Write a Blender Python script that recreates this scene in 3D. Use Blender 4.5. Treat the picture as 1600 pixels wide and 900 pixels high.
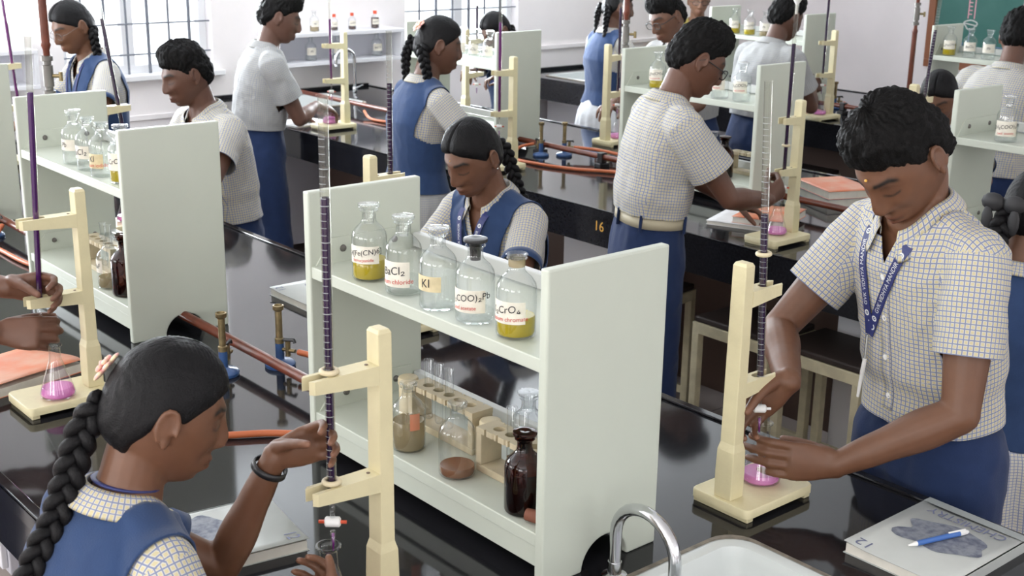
import bpy, bmesh, math, random
import numpy as np
from mathutils import Vector, Matrix, noise

for _o in list(bpy.data.objects):
    bpy.data.objects.remove(_o)
SC = bpy.context.scene
COL = SC.collection
PI = math.pi
rng = random.Random(7)

# ---------------------------------------------------------------- camera, world, light, exposure
CAM_LOC = Vector((1.386, -1.26, 1.977))
cam_d = bpy.data.cameras.new('camera')
cam = bpy.data.objects.new('camera', cam_d)
COL.objects.link(cam)
_yaw, _pit, _rol = 0.8632, 0.2884, 0.0159
_f = Vector((-math.sin(_yaw) * math.cos(_pit), math.cos(_yaw) * math.cos(_pit), -math.sin(_pit)))
_r0 = Vector((math.cos(_yaw), math.sin(_yaw), 0))
_u0 = _r0.cross(_f)
_r = _r0 * math.cos(_rol) + _u0 * math.sin(_rol)
_u = -_r0 * math.sin(_rol) + _u0 * math.cos(_rol)
cam.matrix_world = Matrix(((_r.x, _u.x, -_f.x, CAM_LOC.x), (_r.y, _u.y, -_f.y, CAM_LOC.y), (_r.z, _u.z, -_f.z, CAM_LOC.z), (0, 0, 0, 1)))
cam_d.sensor_width = 36.0
cam_d.lens = 1979.85 / 1600 * 36.0
cam_d.clip_start = 0.05
cam_d.dof.use_dof = True
cam_d.dof.focus_distance = 2.55
cam_d.dof.aperture_fstop = 11.0
SC.camera = cam

world = bpy.data.worlds.new('sky')
SC.world = world
world.use_nodes = True
_bg = world.node_tree.nodes['Background']
_bg.inputs[0].default_value = (0.93, 0.96, 1.0, 1)
_bg.inputs[1].default_value = 3.2

SC.view_settings.view_transform = 'Standard'
SC.view_settings.look = 'None'
SC.view_settings.exposure = -0.34
SC.view_settings.gamma = 1.0
SC.view_settings.use_curve_mapping = False
SC.cycles.use_denoising = True
SC.cycles.max_bounces = 10
SC.cycles.diffuse_bounces = 6
SC.cycles.glossy_bounces = 4
SC.cycles.transmission_bounces = 6
SC.cycles.transparent_max_bounces = 24
SC.cycles.caustics_reflective = False
SC.cycles.caustics_refractive = False
SC.cycles.sample_clamp_indirect = 6.0

def day(name, loc, direction, w, h, power, color=(1, 1, 1)):
    l = bpy.data.lights.new(name, 'AREA')
    l.shape = 'RECTANGLE'
    l.size, l.size_y = w, h
    l.energy = power
    l.color = color
    o = bpy.data.objects.new(name, l)
    o.location = loc
    o.rotation_euler = Vector(direction).to_track_quat('-Z', 'Z').to_euler()
    COL.objects.link(o)
    return o
# daylight through the windows: the two seen, and the ones of the walls behind the camera
day('window_daylight', (-5.62, 1.785, 1.75), (1, 0, .8), 0.95, 1.3, 450, (0.90, 0.95, 1.0))
day('window_daylight', (-5.62, 4.09, 1.75), (1, 0, .8), 0.92, 1.3, 450, (0.90, 0.95, 1.0))
day('window_daylight', (-5.62, -1.2, 1.75), (1, 0, .8), 1.2, 1.3, 450, (0.90, 0.95, 1.0))
for _y in (-2.2, 1.2, 4.6):
    day('window_daylight', (4.55, _y, 1.9), (-1, 0, 1.3), 2.3, 1.5, 24, (1.0, 0.985, 0.94))
for _x in (-3.6, -0.6, 2.4):
    day('window_daylight', (_x, -4.62, 1.9), (0, 1, 1.3), 2.2, 1.5, 110, (1.0, 0.985, 0.95))

# ---------------------------------------------------------------- materials
def N(nt, t, **k):
    n = nt.nodes.new(t)
    for a, b in k.items():
        setattr(n, a, b)
    return n

def mat(name, col, rough=0.5, spec=0.5, metal=0.0, noise_amt=0.0, noise_scale=30.0, bump=0.0, bump_scale=200.0, coat=0.0, col2=None, sheen=0.0):
    m = bpy.data.materials.new(name)
    m.use_nodes = True
    nt = m.node_tree
    p = nt.nodes['Principled BSDF']
    p.inputs['Base Color'].default_value = (*col, 1)
    p.inputs['Roughness'].default_value = rough
    p.inputs['Specular IOR Level'].default_value = spec
    p.inputs['Metallic'].default_value = metal
    p.inputs['Coat Weight'].default_value = coat
    p.inputs['Sheen Weight'].default_value = sheen
    if noise_amt or bump:
        tc = N(nt, 'ShaderNodeTexCoord')
    if noise_amt:
        n = N(nt, 'ShaderNodeTexNoise')
        n.inputs['Scale'].default_value = noise_scale
        n.inputs['Detail'].default_value = 5
        nt.links.new(tc.outputs['Object'], n.inputs['Vector'])
        mx = N(nt, 'ShaderNodeMix', data_type='RGBA')
        c2 = col2 if col2 else tuple(c * (1 - noise_amt) for c in col)
        mx.inputs[6].default_value = (*col, 1)
        mx.inputs[7].default_value = (*c2, 1)
        rp = N(nt, 'ShaderNodeMapRange')
        rp.inputs[1].default_value = 0.38
        rp.inputs[2].default_value = 0.68
        nt.links.new(n.outputs['Fac'], rp.inputs[0])
        nt.links.new(rp.outputs[0], mx.inputs[0])
        nt.links.new(mx.outputs[2], p.inputs['Base Color'])
    if bump:
        n2 = N(nt, 'ShaderNodeTexNoise')
        n2.inputs['Scale'].default_value = bump_scale
        n2.inputs['Detail'].default_value = 3
        nt.links.new(tc.outputs['Object'], n2.inputs['Vector'])
        b = N(nt, 'ShaderNodeBump')
        b.inputs['Strength'].default_value = bump
        b.inputs['Distance'].default_value = 0.002
        nt.links.new(n2.outputs['Fac'], b.inputs['Height'])
        nt.links.new(b.outputs[0], p.inputs['Normal'])
    return m

def glass_mat(name, tint=(0.985, 0.99, 0.99), edge=(0.62, 0.66, 0.67), refl=0.16):
    """thin clear glass: lets light through, reflects at grazing angles, darker along its edges where the wall is seen edge-on"""
    m = bpy.data.materials.new(name)
    m.use_nodes = True
    nt = m.node_tree
    nt.nodes.remove(nt.nodes['Principled BSDF'])
    out = nt.nodes['Material Output']
    lw = N(nt, 'ShaderNodeLayerWeight')
    lw.inputs['Blend'].default_value = 0.22
    mx = N(nt, 'ShaderNodeMix', data_type='RGBA')
    mx.inputs[6].default_value = (*tint, 1)
    mx.inputs[7].default_value = (*edge, 1)
    nt.links.new(lw.outputs['Facing'], mx.inputs[0])
    tr = N(nt, 'ShaderNodeBsdfTransparent')
    nt.links.new(mx.outputs[2], tr.inputs[0])
    gl = N(nt, 'ShaderNodeBsdfGlossy')
    gl.inputs['Roughness'].default_value = 0.03
    gl.inputs['Color'].default_value = (1, 1, 1, 1)
    lw2 = N(nt, 'ShaderNodeLayerWeight')
    lw2.inputs['Blend'].default_value = 0.5
    pw = N(nt, 'ShaderNodeMath', operation='POWER')
    pw.inputs[1].default_value = 4.0
    nt.links.new(lw2.outputs['Facing'], pw.inputs[0])
    ma = N(nt, 'ShaderNodeMath', operation='MULTIPLY_ADD')
    ma.inputs[1].default_value = 0.7
    ma.inputs[2].default_value = 0.04 + refl * 0.14
    nt.links.new(pw.outputs[0], ma.inputs[0])
    ms = N(nt, 'ShaderNodeMixShader')
    nt.links.new(ma.outputs[0], ms.inputs[0])
    nt.links.new(tr.outputs[0], ms.inputs[1])
    nt.links.new(gl.outputs[0], ms.inputs[2])
    nt.links.new(ms.outputs[0], out.inputs['Surface'])
    return m

def liquid_mat(name, col, opaque=0.5, glossy=0.06):
    m = bpy.data.materials.new(name)
    m.use_nodes = True
    nt = m.node_tree
    p = nt.nodes['Principled BSDF']
    p.inputs['Base Color'].default_value = (*col, 1)
    p.inputs['Roughness'].default_value = 0.12
    out = nt.nodes['Material Output']
    tr = N(nt, 'ShaderNodeBsdfTransparent')
    tr.inputs[0].default_value = (*[min(1, c ** 0.6 * 1.05) for c in col], 1)
    ms = N(nt, 'ShaderNodeMixShader')
    ms.inputs[0].default_value = opaque
    nt.links.new(tr.outputs[0], ms.inputs[1])
    nt.links.new(p.outputs[0], ms.inputs[2])
    nt.links.new(ms.outputs[0], out.inputs['Surface'])
    return m

def check_mat(name, base, yellow, blue, pitch=0.0095, lw=0.17):
    """woven check: blue lines both ways on a cream ground with yellowish squares"""
    m = bpy.data.materials.new(name)
    m.use_nodes = True
    nt = m.node_tree
    p = nt.nodes['Principled BSDF']
    p.inputs['Roughness'].default_value = 0.85
    p.inputs['Specular IOR Level'].default_value = 0.2
    uv = N(nt, 'ShaderNodeUVMap')
    sep = N(nt, 'ShaderNodeSeparateXYZ')
    nt.links.new(uv.outputs[0], sep.inputs[0])
    tri = []
    for k in (0, 1):
        a = N(nt, 'ShaderNodeMath', operation='MULTIPLY'); a.inputs[1].default_value = 1.0 / pitch
        nt.links.new(sep.outputs[k], a.inputs[0])
        b = N(nt, 'ShaderNodeMath', operation='FRACT'); nt.links.new(a.outputs[0], b.inputs[0])
        c = N(nt, 'ShaderNodeMath', operation='SUBTRACT'); c.inputs[1].default_value = 0.5; nt.links.new(b.outputs[0], c.inputs[0])
        d = N(nt, 'ShaderNodeMath', operation='ABSOLUTE'); nt.links.new(c.outputs[0], d.inputs[0])
        tri.append(d)   # 0 at the line, .5 between lines
    mn = N(nt, 'ShaderNodeMath', operation='MINIMUM')
    nt.links.new(tri[0].outputs[0], mn.inputs[0]); nt.links.new(tri[1].outputs[0], mn.inputs[1])
    r1 = N(nt, 'ShaderNodeMapRange'); r1.interpolation_type = 'SMOOTHSTEP'
    r1.inputs[1].default_value = lw * 0.45; r1.inputs[2].default_value = lw * 0.9
    nt.links.new(mn.outputs[0], r1.inputs[0])
    r2 = N(nt, 'ShaderNodeMapRange'); r2.interpolation_type = 'SMOOTHSTEP'
    r2.inputs[1].default_value = lw * 1.05; r2.inputs[2].default_value = lw * 1.6
    nt.links.new(mn.outputs[0], r2.inputs[0])
    m1 = N(nt, 'ShaderNodeMix', data_type='RGBA')
    m1.inputs[6].default_value = (*base, 1); m1.inputs[7].default_value = (*yellow, 1)
    nt.links.new(r2.outputs[0], m1.inputs[0])
    m2 = N(nt, 'ShaderNodeMix', data_type='RGBA')
    m2.inputs[6].default_value = (*blue, 1)
    nt.links.new(r1.outputs[0], m2.inputs[0]); nt.links.new(m1.outputs[2], m2.inputs[7])
    nt.links.new(m2.outputs[2], p.inputs['Base Color'])
    tc = N(nt, 'ShaderNodeTexCoord')
    n2 = N(nt, 'ShaderNodeTexNoise'); n2.inputs['Scale'].default_value = 14; n2.inputs['Detail'].default_value = 3
    nt.links.new(tc.outputs['Object'], n2.inputs['Vector'])
    bp = N(nt, 'ShaderNodeBump'); bp.inputs['Strength'].default_value = 0.35; bp.inputs['Distance'].default_value = 0.02
    nt.links.new(n2.outputs['Fac'], bp.inputs['Height']); nt.links.new(bp.outputs[0], p.inputs['Normal'])
    return m

def skin_mat(name):
    m = bpy.data.materials.new(name)
    m.use_nodes = True
    nt = m.node_tree
    p = nt.nodes['Principled BSDF']
    at = N(nt, 'ShaderNodeAttribute'); at.attribute_name = 'Col'
    tc = N(nt, 'ShaderNodeTexCoord')
    n = N(nt, 'ShaderNodeTexNoise'); n.inputs['Scale'].default_value = 45; n.inputs['Detail'].default_value = 4
    nt.links.new(tc.outputs['Object'], n.inputs['Vector'])
    r = N(nt, 'ShaderNodeMapRange'); r.inputs[3].default_value = 0.86; r.inputs[4].default_value = 1.12
    nt.links.new(n.outputs['Fac'], r.inputs[0])
    vm = N(nt, 'ShaderNodeVectorMath', operation='SCALE')
    nt.links.new(at.outputs['Color'], vm.inputs[0]); nt.links.new(r.outputs[0], vm.inputs['Scale'])
    nt.links.new(vm.outputs[0], p.inputs['Base Color'])
    p.inputs['Roughness'].default_value = 0.48
    p.inputs['Specular IOR Level'].default_value = 0.45
    return m

M = {}
M['panel'] = mat('white_laminate', (0.54, 0.575, 0.50), 0.38, 0.45, noise_amt=0.03, noise_scale=6)
M['panel_edge'] = mat('laminate_edge', (0.56, 0.57, 0.56), 0.45)
M['granite'] = mat('black_granite', (0.010, 0.010, 0.012), 0.075, 0.30, noise_amt=0.5, noise_scale=110, col2=(0.017, 0.017, 0.020))
M['wall'] = mat('painted_wall', (0.90, 0.86, 0.86), 0.8, 0.2, noise_amt=0.04, noise_scale=3, bump=0.2, bump_scale=90)
M['wall_back'] = mat('painted_back_wall', (0.90, 0.87, 0.89), 0.8, 0.2, noise_amt=0.04, noise_scale=3, bump=0.2, bump_scale=90)
M['ceiling'] = mat('ceiling_paint', (0.9, 0.9, 0.9), 0.85, 0.1)
M['cream'] = mat('cream_paint', (0.68, 0.61, 0.385), 0.42, 0.45, noise_amt=0.06, noise_scale=25, bump=0.25, bump_scale=120)
M['cream_worn'] = mat('worn_cream_paint', (0.62, 0.56, 0.38), 0.5, 0.4, noise_amt=0.2, noise_scale=20)
M['wood'] = mat('pale_wood', (0.56, 0.48, 0.33), 0.55, 0.3, noise_amt=0.2, noise_scale=18)
M['seat'] = mat('dark_brown_seat', (0.028, 0.018, 0.015), 0.55)
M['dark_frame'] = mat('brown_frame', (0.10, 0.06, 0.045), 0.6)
M['copper'] = mat('red_copper_pipe', (0.135, 0.030, 0.013), 0.34, 0.4, noise_amt=0.35, noise_scale=25)
M['hose'] = mat('orange_rubber', (0.42, 0.11, 0.04), 0.5, 0.4)
M['brass'] = mat('aged_brass', (0.30, 0.23, 0.12), 0.42, 0.5, metal=0.8, noise_amt=0.4, noise_scale=50)
M['blue_enamel'] = mat('blue_enamel', (0.035, 0.085, 0.22), 0.3)
M['black'] = mat('black_plastic', (0.012, 0.012, 0.014), 0.4)
M['black_rub'] = mat('black_rubber', (0.02, 0.02, 0.022), 0.6)
M['chrome'] = mat('chrome', (0.62, 0.63, 0.65), 0.16, metal=1.0)
M['gal'] = mat('valve_metal', (0.15, 0.14, 0.13), 0.4, metal=0.6)
M['sink'] = mat('white_porcelain', (0.58, 0.61, 0.60), 0.15, 0.5)
M['putty'] = mat('sealant', (0.22, 0.19, 0.15), 0.7, noise_amt=0.4, noise_scale=60)
M['glass'] = glass_mat('clear_glass')
M['glass_burette'] = glass_mat('burette_glass', (0.90, 0.90, 0.87), (0.62, 0.62, 0.58), 0.3)
M['amber'] = glass_mat('amber_glass', (0.30, 0.085, 0.03), (0.05, 0.014, 0.008), 0.0)
M['pane'] = glass_mat('window_glass', (0.97, 0.98, 0.98), (0.8, 0.85, 0.85), 0.1)
M['lens'] = glass_mat('lens_glass', (0.985, 0.985, 0.99), (0.9, 0.9, 0.92), 0.2)
M['yellow'] = liquid_mat('yellow_solution', (0.50, 0.39, 0.02), 0.8)
M['water'] = liquid_mat('clear_solution', (0.80, 0.82, 0.80), 0.12)
M['brownish'] = liquid_mat('dull_brown_solution', (0.42, 0.34, 0.20), 0.55)
M['deposit'] = liquid_mat('reddish_deposit', (0.36, 0.17, 0.09), 0.55)
M['pink'] = liquid_mat('pink_solution', (0.80, 0.30, 0.66), 0.65)
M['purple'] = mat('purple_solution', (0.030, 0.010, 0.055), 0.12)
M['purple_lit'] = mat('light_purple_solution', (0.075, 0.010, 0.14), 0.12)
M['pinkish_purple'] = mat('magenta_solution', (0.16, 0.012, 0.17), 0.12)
M['darkliq'] = mat('dark_liquid', (0.035, 0.011, 0.005), 0.2)
M['paper'] = mat('label_paper', (0.80, 0.76, 0.66), 0.7, 0.2, noise_amt=0.15, noise_scale=40)
M['paper_y'] = mat('yellowed_label_paper', (0.70, 0.60, 0.38), 0.7, 0.2, noise_amt=0.2, noise_scale=40)
M['ink'] = mat('black_ink', (0.015, 0.015, 0.02), 0.6)
M['redink'] = mat('red_ink', (0.55, 0.03, 0.02), 0.6)
M['gold'] = mat('gold_paint', (0.75, 0.42, 0.08), 0.5)
M['dimred'] = mat('faded_red_paint', (0.28, 0.10, 0.06), 0.6)
M['white'] = mat('white_plastic', (0.80, 0.80, 0.78), 0.4)
M['tick'] = mat('white_graduation', (0.70, 0.72, 0.72), 0.5)
M['tick2'] = mat('grey_graduation', (0.34, 0.36, 0.37), 0.5)
M['red'] = mat('red_plastic', (0.62, 0.08, 0.03), 0.4)
M['beige'] = mat('beige_plastic', (0.66, 0.57, 0.38), 0.5, noise_amt=0.1)
M['cork'] = mat('reddish_cork', (0.20, 0.07, 0.04), 0.7)
M['winframe'] = mat('white_window_frame', (0.80, 0.80, 0.82), 0.4)
M['bars'] = mat('grey_window_bars', (0.13, 0.14, 0.17), 0.5)
M['board'] = mat('green_board', (0.035, 0.13, 0.11), 0.6, 0.3, noise_amt=0.2, noise_scale=4, col2=(0.05, 0.15, 0.13))
M['boardwood'] = mat('brown_board_frame', (0.22, 0.075, 0.03), 0.45)
M['chalk_pink'] = mat('pink_chalk', (0.72, 0.36, 0.42), 0.9)
M['chalk_white'] = mat('white_chalk', (0.66, 0.68, 0.66), 0.9)
M['chalk_blue'] = mat('blue_chalk', (0.16, 0.24, 0.40), 0.9)
M['shelf'] = mat('white_shelf', (0.76, 0.76, 0.79), 0.45)
M['cabinet'] = mat('grey_white_cabinet', (0.66, 0.66, 0.72), 0.5)
M['cabinet2'] = mat('white_cabinet', (0.80, 0.80, 0.84), 0.5)
M['book_edge'] = mat('book_pages', (0.74, 0.71, 0.64), 0.8, noise_amt=0.1)
M['orange'] = mat('orange_cover', (0.62, 0.17, 0.07), 0.4, noise_amt=0.35, noise_scale=14, col2=(0.60, 0.30, 0.20))
M['page'] = mat('written_page', (0.75, 0.75, 0.76), 0.8, noise_amt=0.1)
M['grey_print'] = mat('grey_print', (0.15, 0.165, 0.27), 0.6)
M['rock'] = mat('printed_rock', (0.23, 0.25, 0.29), 0.6, noise_amt=0.7, noise_scale=70, col2=(0.09, 0.10, 0.15))
M['pen_blue'] = mat('blue_pen', (0.05, 0.14, 0.42), 0.3)
M['tile'] = mat('floor_tile', (0.42, 0.36, 0.32), 0.35, 0.4, noise_amt=0.15, noise_scale=8)
M['maroon'] = mat('maroon_skirting', (0.10, 0.03, 0.025), 0.5)
# clothes
M['check'] = check_mat('checked_shirting', (0.58, 0.56, 0.50), (0.53, 0.47, 0.285), (0.19, 0.22, 0.34))
M['check_skirt'] = check_mat('checked_skirting', (0.62, 0.61, 0.60), (0.56, 0.53, 0.42), (0.22, 0.25, 0.36), 0.011)
M['white_skirt'] = check_mat('whitish_skirt_cloth', (0.62, 0.62, 0.63), (0.60, 0.60, 0.59), (0.54, 0.55, 0.58))
M['check_pale'] = check_mat('pale_checked_shirting', (0.40, 0.40, 0.39), (0.37, 0.365, 0.325), (0.27, 0.28, 0.315))
M['vest'] = mat('blue_vest_cloth', (0.026, 0.053, 0.130), 0.85, 0.15, noise_amt=0.1, bump=0.3, bump_scale=400, sheen=0.2)
M['trouser'] = mat('navy_trouser_cloth', (0.016, 0.031, 0.088), 0.8, 0.15, noise_amt=0.1, bump=0.3, bump_scale=300, sheen=0.1)
M['hair'] = mat('black_hair', (0.0045, 0.0042, 0.005), 0.5, 0.2, bump=0.5, bump_scale=420)
M['hair_b'] = mat('matt_black_hair', (0.004, 0.0036, 0.0036), 0.6, 0.14, bump=0.8, bump_scale=380)
M['skin'] = skin_mat('brown_skin')
M['lanyard'] = mat('blue_lanyard', (0.022, 0.030, 0.13), 0.5)
M['saree'] = mat('mustard_cloth', (0.42, 0.34, 0.08), 0.8, noise_amt=0.5, noise_scale=60, col2=(0.25, 0.20, 0.05))
M['pinkclip'] = mat('pink_clip', (0.75, 0.33, 0.34), 0.4, noise_amt=0.4, noise_scale=120, col2=(0.8, 0.65, 0.4))
M['silver'] = mat('silver', (0.7, 0.7, 0.68), 0.25, metal=1.0)
M['eyew'] = mat('eye_white', (0.7, 0.68, 0.64), 0.3)

# ---------------------------------------------------------------- mesh helpers
def basis(d, hint=None):
    d = Vector(d).normalized()
    h = Vector(hint) if hint is not None else (Vector((0, 0, 1)) if abs(d.z) < 0.9 else Vector((1, 0, 0)))
    u = h.cross(d)
    if u.length < 1e-6:
        u = Vector((1, 0, 0)).cross(d)
    u.normalize()
    return u, d.cross(u).normalized()

class MB:
    def __init__(s):
        s.v = []; s.f = []; s.m = []
    def add(s, v, f, mi=0):
        k = len(s.v)
        s.v.extend([tuple(p) for p in v])
        for q in f:
            s.f.append([i + k for i in q]); s.m.append(mi)
        return s
    def box(s, c, size, mi=0, rot=None):
        x, y, z = [a / 2 for a in size]
        R = rot if rot is not None else Matrix.Identity(3)
        c = Vector(c)
        v = [c + R @ Vector((sx * x, sy * y, sz * z)) for sz in (-1, 1) for sy in (-1, 1) for sx in (-1, 1)]
        return s.add(v, [[0, 2, 3, 1], [4, 5, 7, 6], [0, 1, 5, 4], [1, 3, 7, 5], [3, 2, 6, 7], [2, 0, 4, 6]], mi)
    def bb(s, a, b, mi=0):
        return s.box([(p + q) / 2 for p, q in zip(a, b)], [abs(q - p) for p, q in zip(a, b)], mi)
    def lathe(s, prof, seg=32, c=(0, 0, 0), mi=0, axis=None, capb=True, capt=True):
        c = Vector(c)
        if axis is None:
            U, V, A = Vector((1, 0, 0)), Vector((0, 1, 0)), Vector((0, 0, 1))
        else:
            A = Vector(axis).normalized(); U, V = basis(A)
        v = []
        for r, z in prof:
            for k in range(seg):
                a = 2 * PI * k / seg
                v.append(c + A * z + (U * math.cos(a) + V * math.sin(a)) * r)
        f = []
        for i in range(len(prof) - 1):
            for k in range(seg):
                k2 = (k + 1) % seg
                f.append([i * seg + k, i * seg + k2, (i + 1) * seg + k2, (i + 1) * seg + k])
        if capb: f.append([k for k in range(seg)][::-1])
        if capt: f.append([(len(prof) - 1) * seg + k for k in range(seg)])
        return s.add(v, f, mi)
    def tube(s, pts, r, seg=12, mi=0, cap=True, closed=False, flat=None, hint=None):
        pts = [Vector(p) for p in pts]
        n = len(pts)
        rs = r if isinstance(r, (list, tuple)) else [r] * n
        v = []; u = None
        for i in range(n):
            if closed:
                d = pts[(i + 1) % n] - pts[i - 1]
            else:
                d = pts[min(i + 1, n - 1)] - pts[max(i - 1, 0)]
            d.normalize()
            if u is None:
                u, w = basis(d, hint)
            else:
                u = (u - d * u.dot(d)).normalized(); w = d.cross(u)
            for k in range(seg):
                a = 2 * PI * k / seg
                v.append(pts[i] + (u * math.cos(a) + w * math.sin(a) * (flat if flat else 1)) * rs[i])
        f = []
        for i in range(n if closed else n - 1):
            j = (i + 1) % n
            for k in range(seg):
                k2 = (k + 1) % seg
                f.append([i * seg + k, i * seg + k2, j * seg + k2, j * seg + k])
        if cap and not closed:
            f.append([k for k in range(seg)][::-1]); f.append([(n - 1) * seg + k for k in range(seg)])
        return s.add(v, f, mi)
    def ball(s, c, r, seg=16, mi=0, R=None):
        rr = r if isinstance(r, (list, tuple)) else (r, r, r)
        c = Vector(c); R = R if R is not None else Matrix.Identity(3)
        v = [c + R @ Vector((0, 0, -rr[2]))]
        rows = max(4, seg // 2)
        for i in range(1, rows):
            t = -PI / 2 + PI * i / rows
            for k in range(seg):
                a = 2 * PI * k / seg
                v.append(c + R @ Vector((rr[0] * math.cos(t) * math.cos(a), rr[1] * math.cos(t) * math.sin(a), rr[2] * math.sin(t))))
        v.append(c + R @ Vector((0, 0, rr[2])))
        f = [[0, 1 + (k + 1) % seg, 1 + k] for k in range(seg)]
        for i in range(rows - 2):
            for k in range(seg):
                k2 = (k + 1) % seg
                a = 1 + i * seg
                f.append([a + k, a + k2, a + seg + k2, a + seg + k])
        a = 1 + (rows - 2) * seg
        f += [[a + k, a + (k + 1) % seg, len(v) - 1] for k in range(seg)]
        return s.add(v, f, mi)
    def prism(s, poly, axis, a, b, mi=0):
        """poly: 2D outline in the plane normal to axis; extruded from a to b along axis"""
        def P(p, t):
            return {'x': (t, p[0], p[1]), 'y': (p[0], t, p[1]), 'z': (p[0], p[1], t)}[axis]
        n = len(poly)
        v = [P(p, a) for p in poly] + [P(p, b) for p in poly]
        f = [list(range(n))[::-1], list(range(n, 2 * n))]
        f += [[i, (i + 1) % n, n + (i + 1) % n, n + i] for i in range(n)]
        return s.add(v, f, mi)
    def build(s, name, mats, parent=None, smooth=False, bevel=0.0, loc=None, segs=2):
        me = bpy.data.meshes.new(name)
        me.from_pydata([tuple(p) for p in s.v], [], s.f)
        if not isinstance(mats, (list, tuple)): mats = [mats]
        for m_ in mats: me.materials.append(m_)
        me.polygons.foreach_set('material_index', s.m)
        bm = bmesh.new(); bm.from_mesh(me); bmesh.ops.recalc_face_normals(bm, faces=bm.faces); bm.to_mesh(me); bm.free()
        o = bpy.data.objects.new(name, me); COL.objects.link(o)
        if parent is not None: o.parent = parent
        if loc is not None: o.location = loc
        if bevel:
            b = o.modifiers.new('bevel', 'BEVEL'); b.width = bevel; b.segments = segs; b.limit_method = 'ANGLE'; b.angle_limit = 0.6
        if smooth:
            me.polygons.foreach_set('use_smooth', [True] * len(me.polygons))
            if smooth == 'auto':
                sharp(me)
        me.update()
        return o

def sharp(me, ang=0.7):
    bm = bmesh.new(); bm.from_mesh(me)
    for e in bm.edges:
        if len(e.link_faces) == 2 and e.calc_face_angle(0) > ang: e.smooth = False
    bm.to_mesh(me); bm.free()

def tag(o, label=None, cat=None, group=None, kind=None):
    if label: o['label'] = label
    if cat: o['category'] = cat
    if group: o['group'] = group
    if kind: o['kind'] = kind
    return o

def thing(name, label, cat, loc=(0, 0, 0), rz=0.0, group=None):
    o = bpy.data.objects.new(name, None)
    o.empty_display_size = 0.05
    COL.objects.link(o)
    o.location = loc
    o.rotation_euler = (0, 0, rz)
    return tag(o, label, cat, group)

CHILD = {}
def dup(o, loc=None, rz=None, label=None, group=None, parent=None):
    if not CHILD.get('fresh'):
        CHILD.clear()
    kids = [c for c in bpy.data.objects if c.parent is o]
    c = o.copy(); COL.objects.link(c)
    if parent is not None: c.parent = parent
    for k in kids: dup(k, parent=c)
    if loc is not None: c.location = loc
    if rz is not None: c.rotation_euler = (0, 0, rz)
    if label: c['label'] = label
    if group: c['group'] = group
    return c

_TX = {}
def text_data(body, size, ext=0.0, align='CENTER'):
    """letters as flat mesh data in the XY plane"""
    key = (body, size, ext, align)
    if key in _TX: return _TX[key]
    cu = bpy.data.curves.new('letters', 'FONT')
    cu.body = body; cu.size = size; cu.align_x = align; cu.align_y = 'CENTER'; cu.extrude = ext; cu.resolution_u = 3
    ob = bpy.data.objects.new('letters', cu); COL.objects.link(ob)
    dg = bpy.context.evaluated_depsgraph_get()
    me = bpy.data.meshes.new_from_object(ob.evaluated_get(dg))
    v = [tuple(p.co) for p in me.vertices]; f = [list(p.vertices) for p in me.polygons]
    bpy.data.objects.remove(ob); bpy.data.curves.remove(cu); bpy.data.meshes.remove(me)
    _TX[key] = (v, f)
    return _TX[key]

def sm(a, b, x):
    t = np.clip((np.asarray(x, float) - a) / (b - a), 0, 1)
    return t * t * (3 - 2 * t)

# ---------------------------------------------------------------- the room
X0, X1, Y0, Y1, ZC = -5.41, 4.4, -4.45, 7.8, 3.1
def struct(mb, name, m, **k):
    return tag(mb.build(name, m, **k), kind='structure')
def tile_mat():
    m = mat('tiled_floor', (0.40, 0.34, 0.31), 0.3, 0.4)
    nt = m.node_tree; p = nt.nodes['Principled BSDF']
    tc = N(nt, 'ShaderNodeTexCoord'); b = N(nt, 'ShaderNodeTexBrick')
    b.offset = 0.0; b.inputs['Scale'].default_value = 1.0
    b.inputs['Brick Width'].default_value = 0.6; b.inputs['Row Height'].default_value = 0.6; b.inputs['Mortar Size'].default_value = 0.004
    b.inputs['Color1'].default_value = (0.42, 0.36, 0.33, 1); b.inputs['Color2'].default_value = (0.38, 0.33, 0.30, 1); b.inputs['Mortar'].default_value = (0.18, 0.15, 0.14, 1)
    nt.links.new(tc.outputs['Object'], b.inputs['Vector']); nt.links.new(b.outputs[0], p.inputs['Base Color'])
    return m
M['floor'] = tile_mat()
struct(MB().bb((X0 - .3, Y0 - .3, -0.1), (X1 + .3, Y1 + .3, 0)), 'floor', M['floor'])
struct(MB().bb((X0 - .3, Y0 - .3, ZC), (X1 + .3, Y1 + .3, ZC + .1)), 'ceiling', M['ceiling'])

def wall_with_holes(name, m, axis, pos, thick, u0, u1, holes, z1=ZC):
    """axis 'x': wall in the YZ plane at x=pos..pos+thick; holes = [(u0,u1,z0,z1)] ordered along u"""
    mb = MB()
    def B(a0, a1, z0, z1_):
        if axis == 'x': mb.bb((pos, a0, z0), (pos + thick, a1, z1_))
        else: mb.bb((a0, pos, z0), (a1, pos + thick, z1_))
    u = u0
    for h in holes:
        B(u, h[0], 0, z1)
        B(h[0], h[1], 0, h[2]); B(h[0], h[1], h[3], z1)
        u = h[1]
    B(u, u1, 0, z1)
    return struct(mb, name, m)
W1 = (1.36, 2.24, 1.07, 2.42); W2 = (3.61, 4.57, 1.07, 2.42)
wall_with_holes('wall_left', M['wall'], 'x', X0 - .2, .2, Y0 - .2, Y1 + .2, [(-1.8, -.6, 1.07, 2.42), W1, W2])
wall_with_holes('wall_right', M['wall'], 'x', X1, .2, Y0 - .2, Y1 + .2, [(y - 1.15, y + 1.15, 1.15, 2.65) for y in (-2.2, 1.2, 4.6)])
wall_with_holes('wall_front', M['wall'], 'y', Y0 - .2, .2, X0, X1, [(x - 1.1, x + 1.1, 1.15, 2.65) for x in (-3.6, -.6, 2.4)])
struct(MB().bb((X0, Y1, 0), (X1, Y1 + .2, ZC)), 'wall_back', M['wall_back'])
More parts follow.
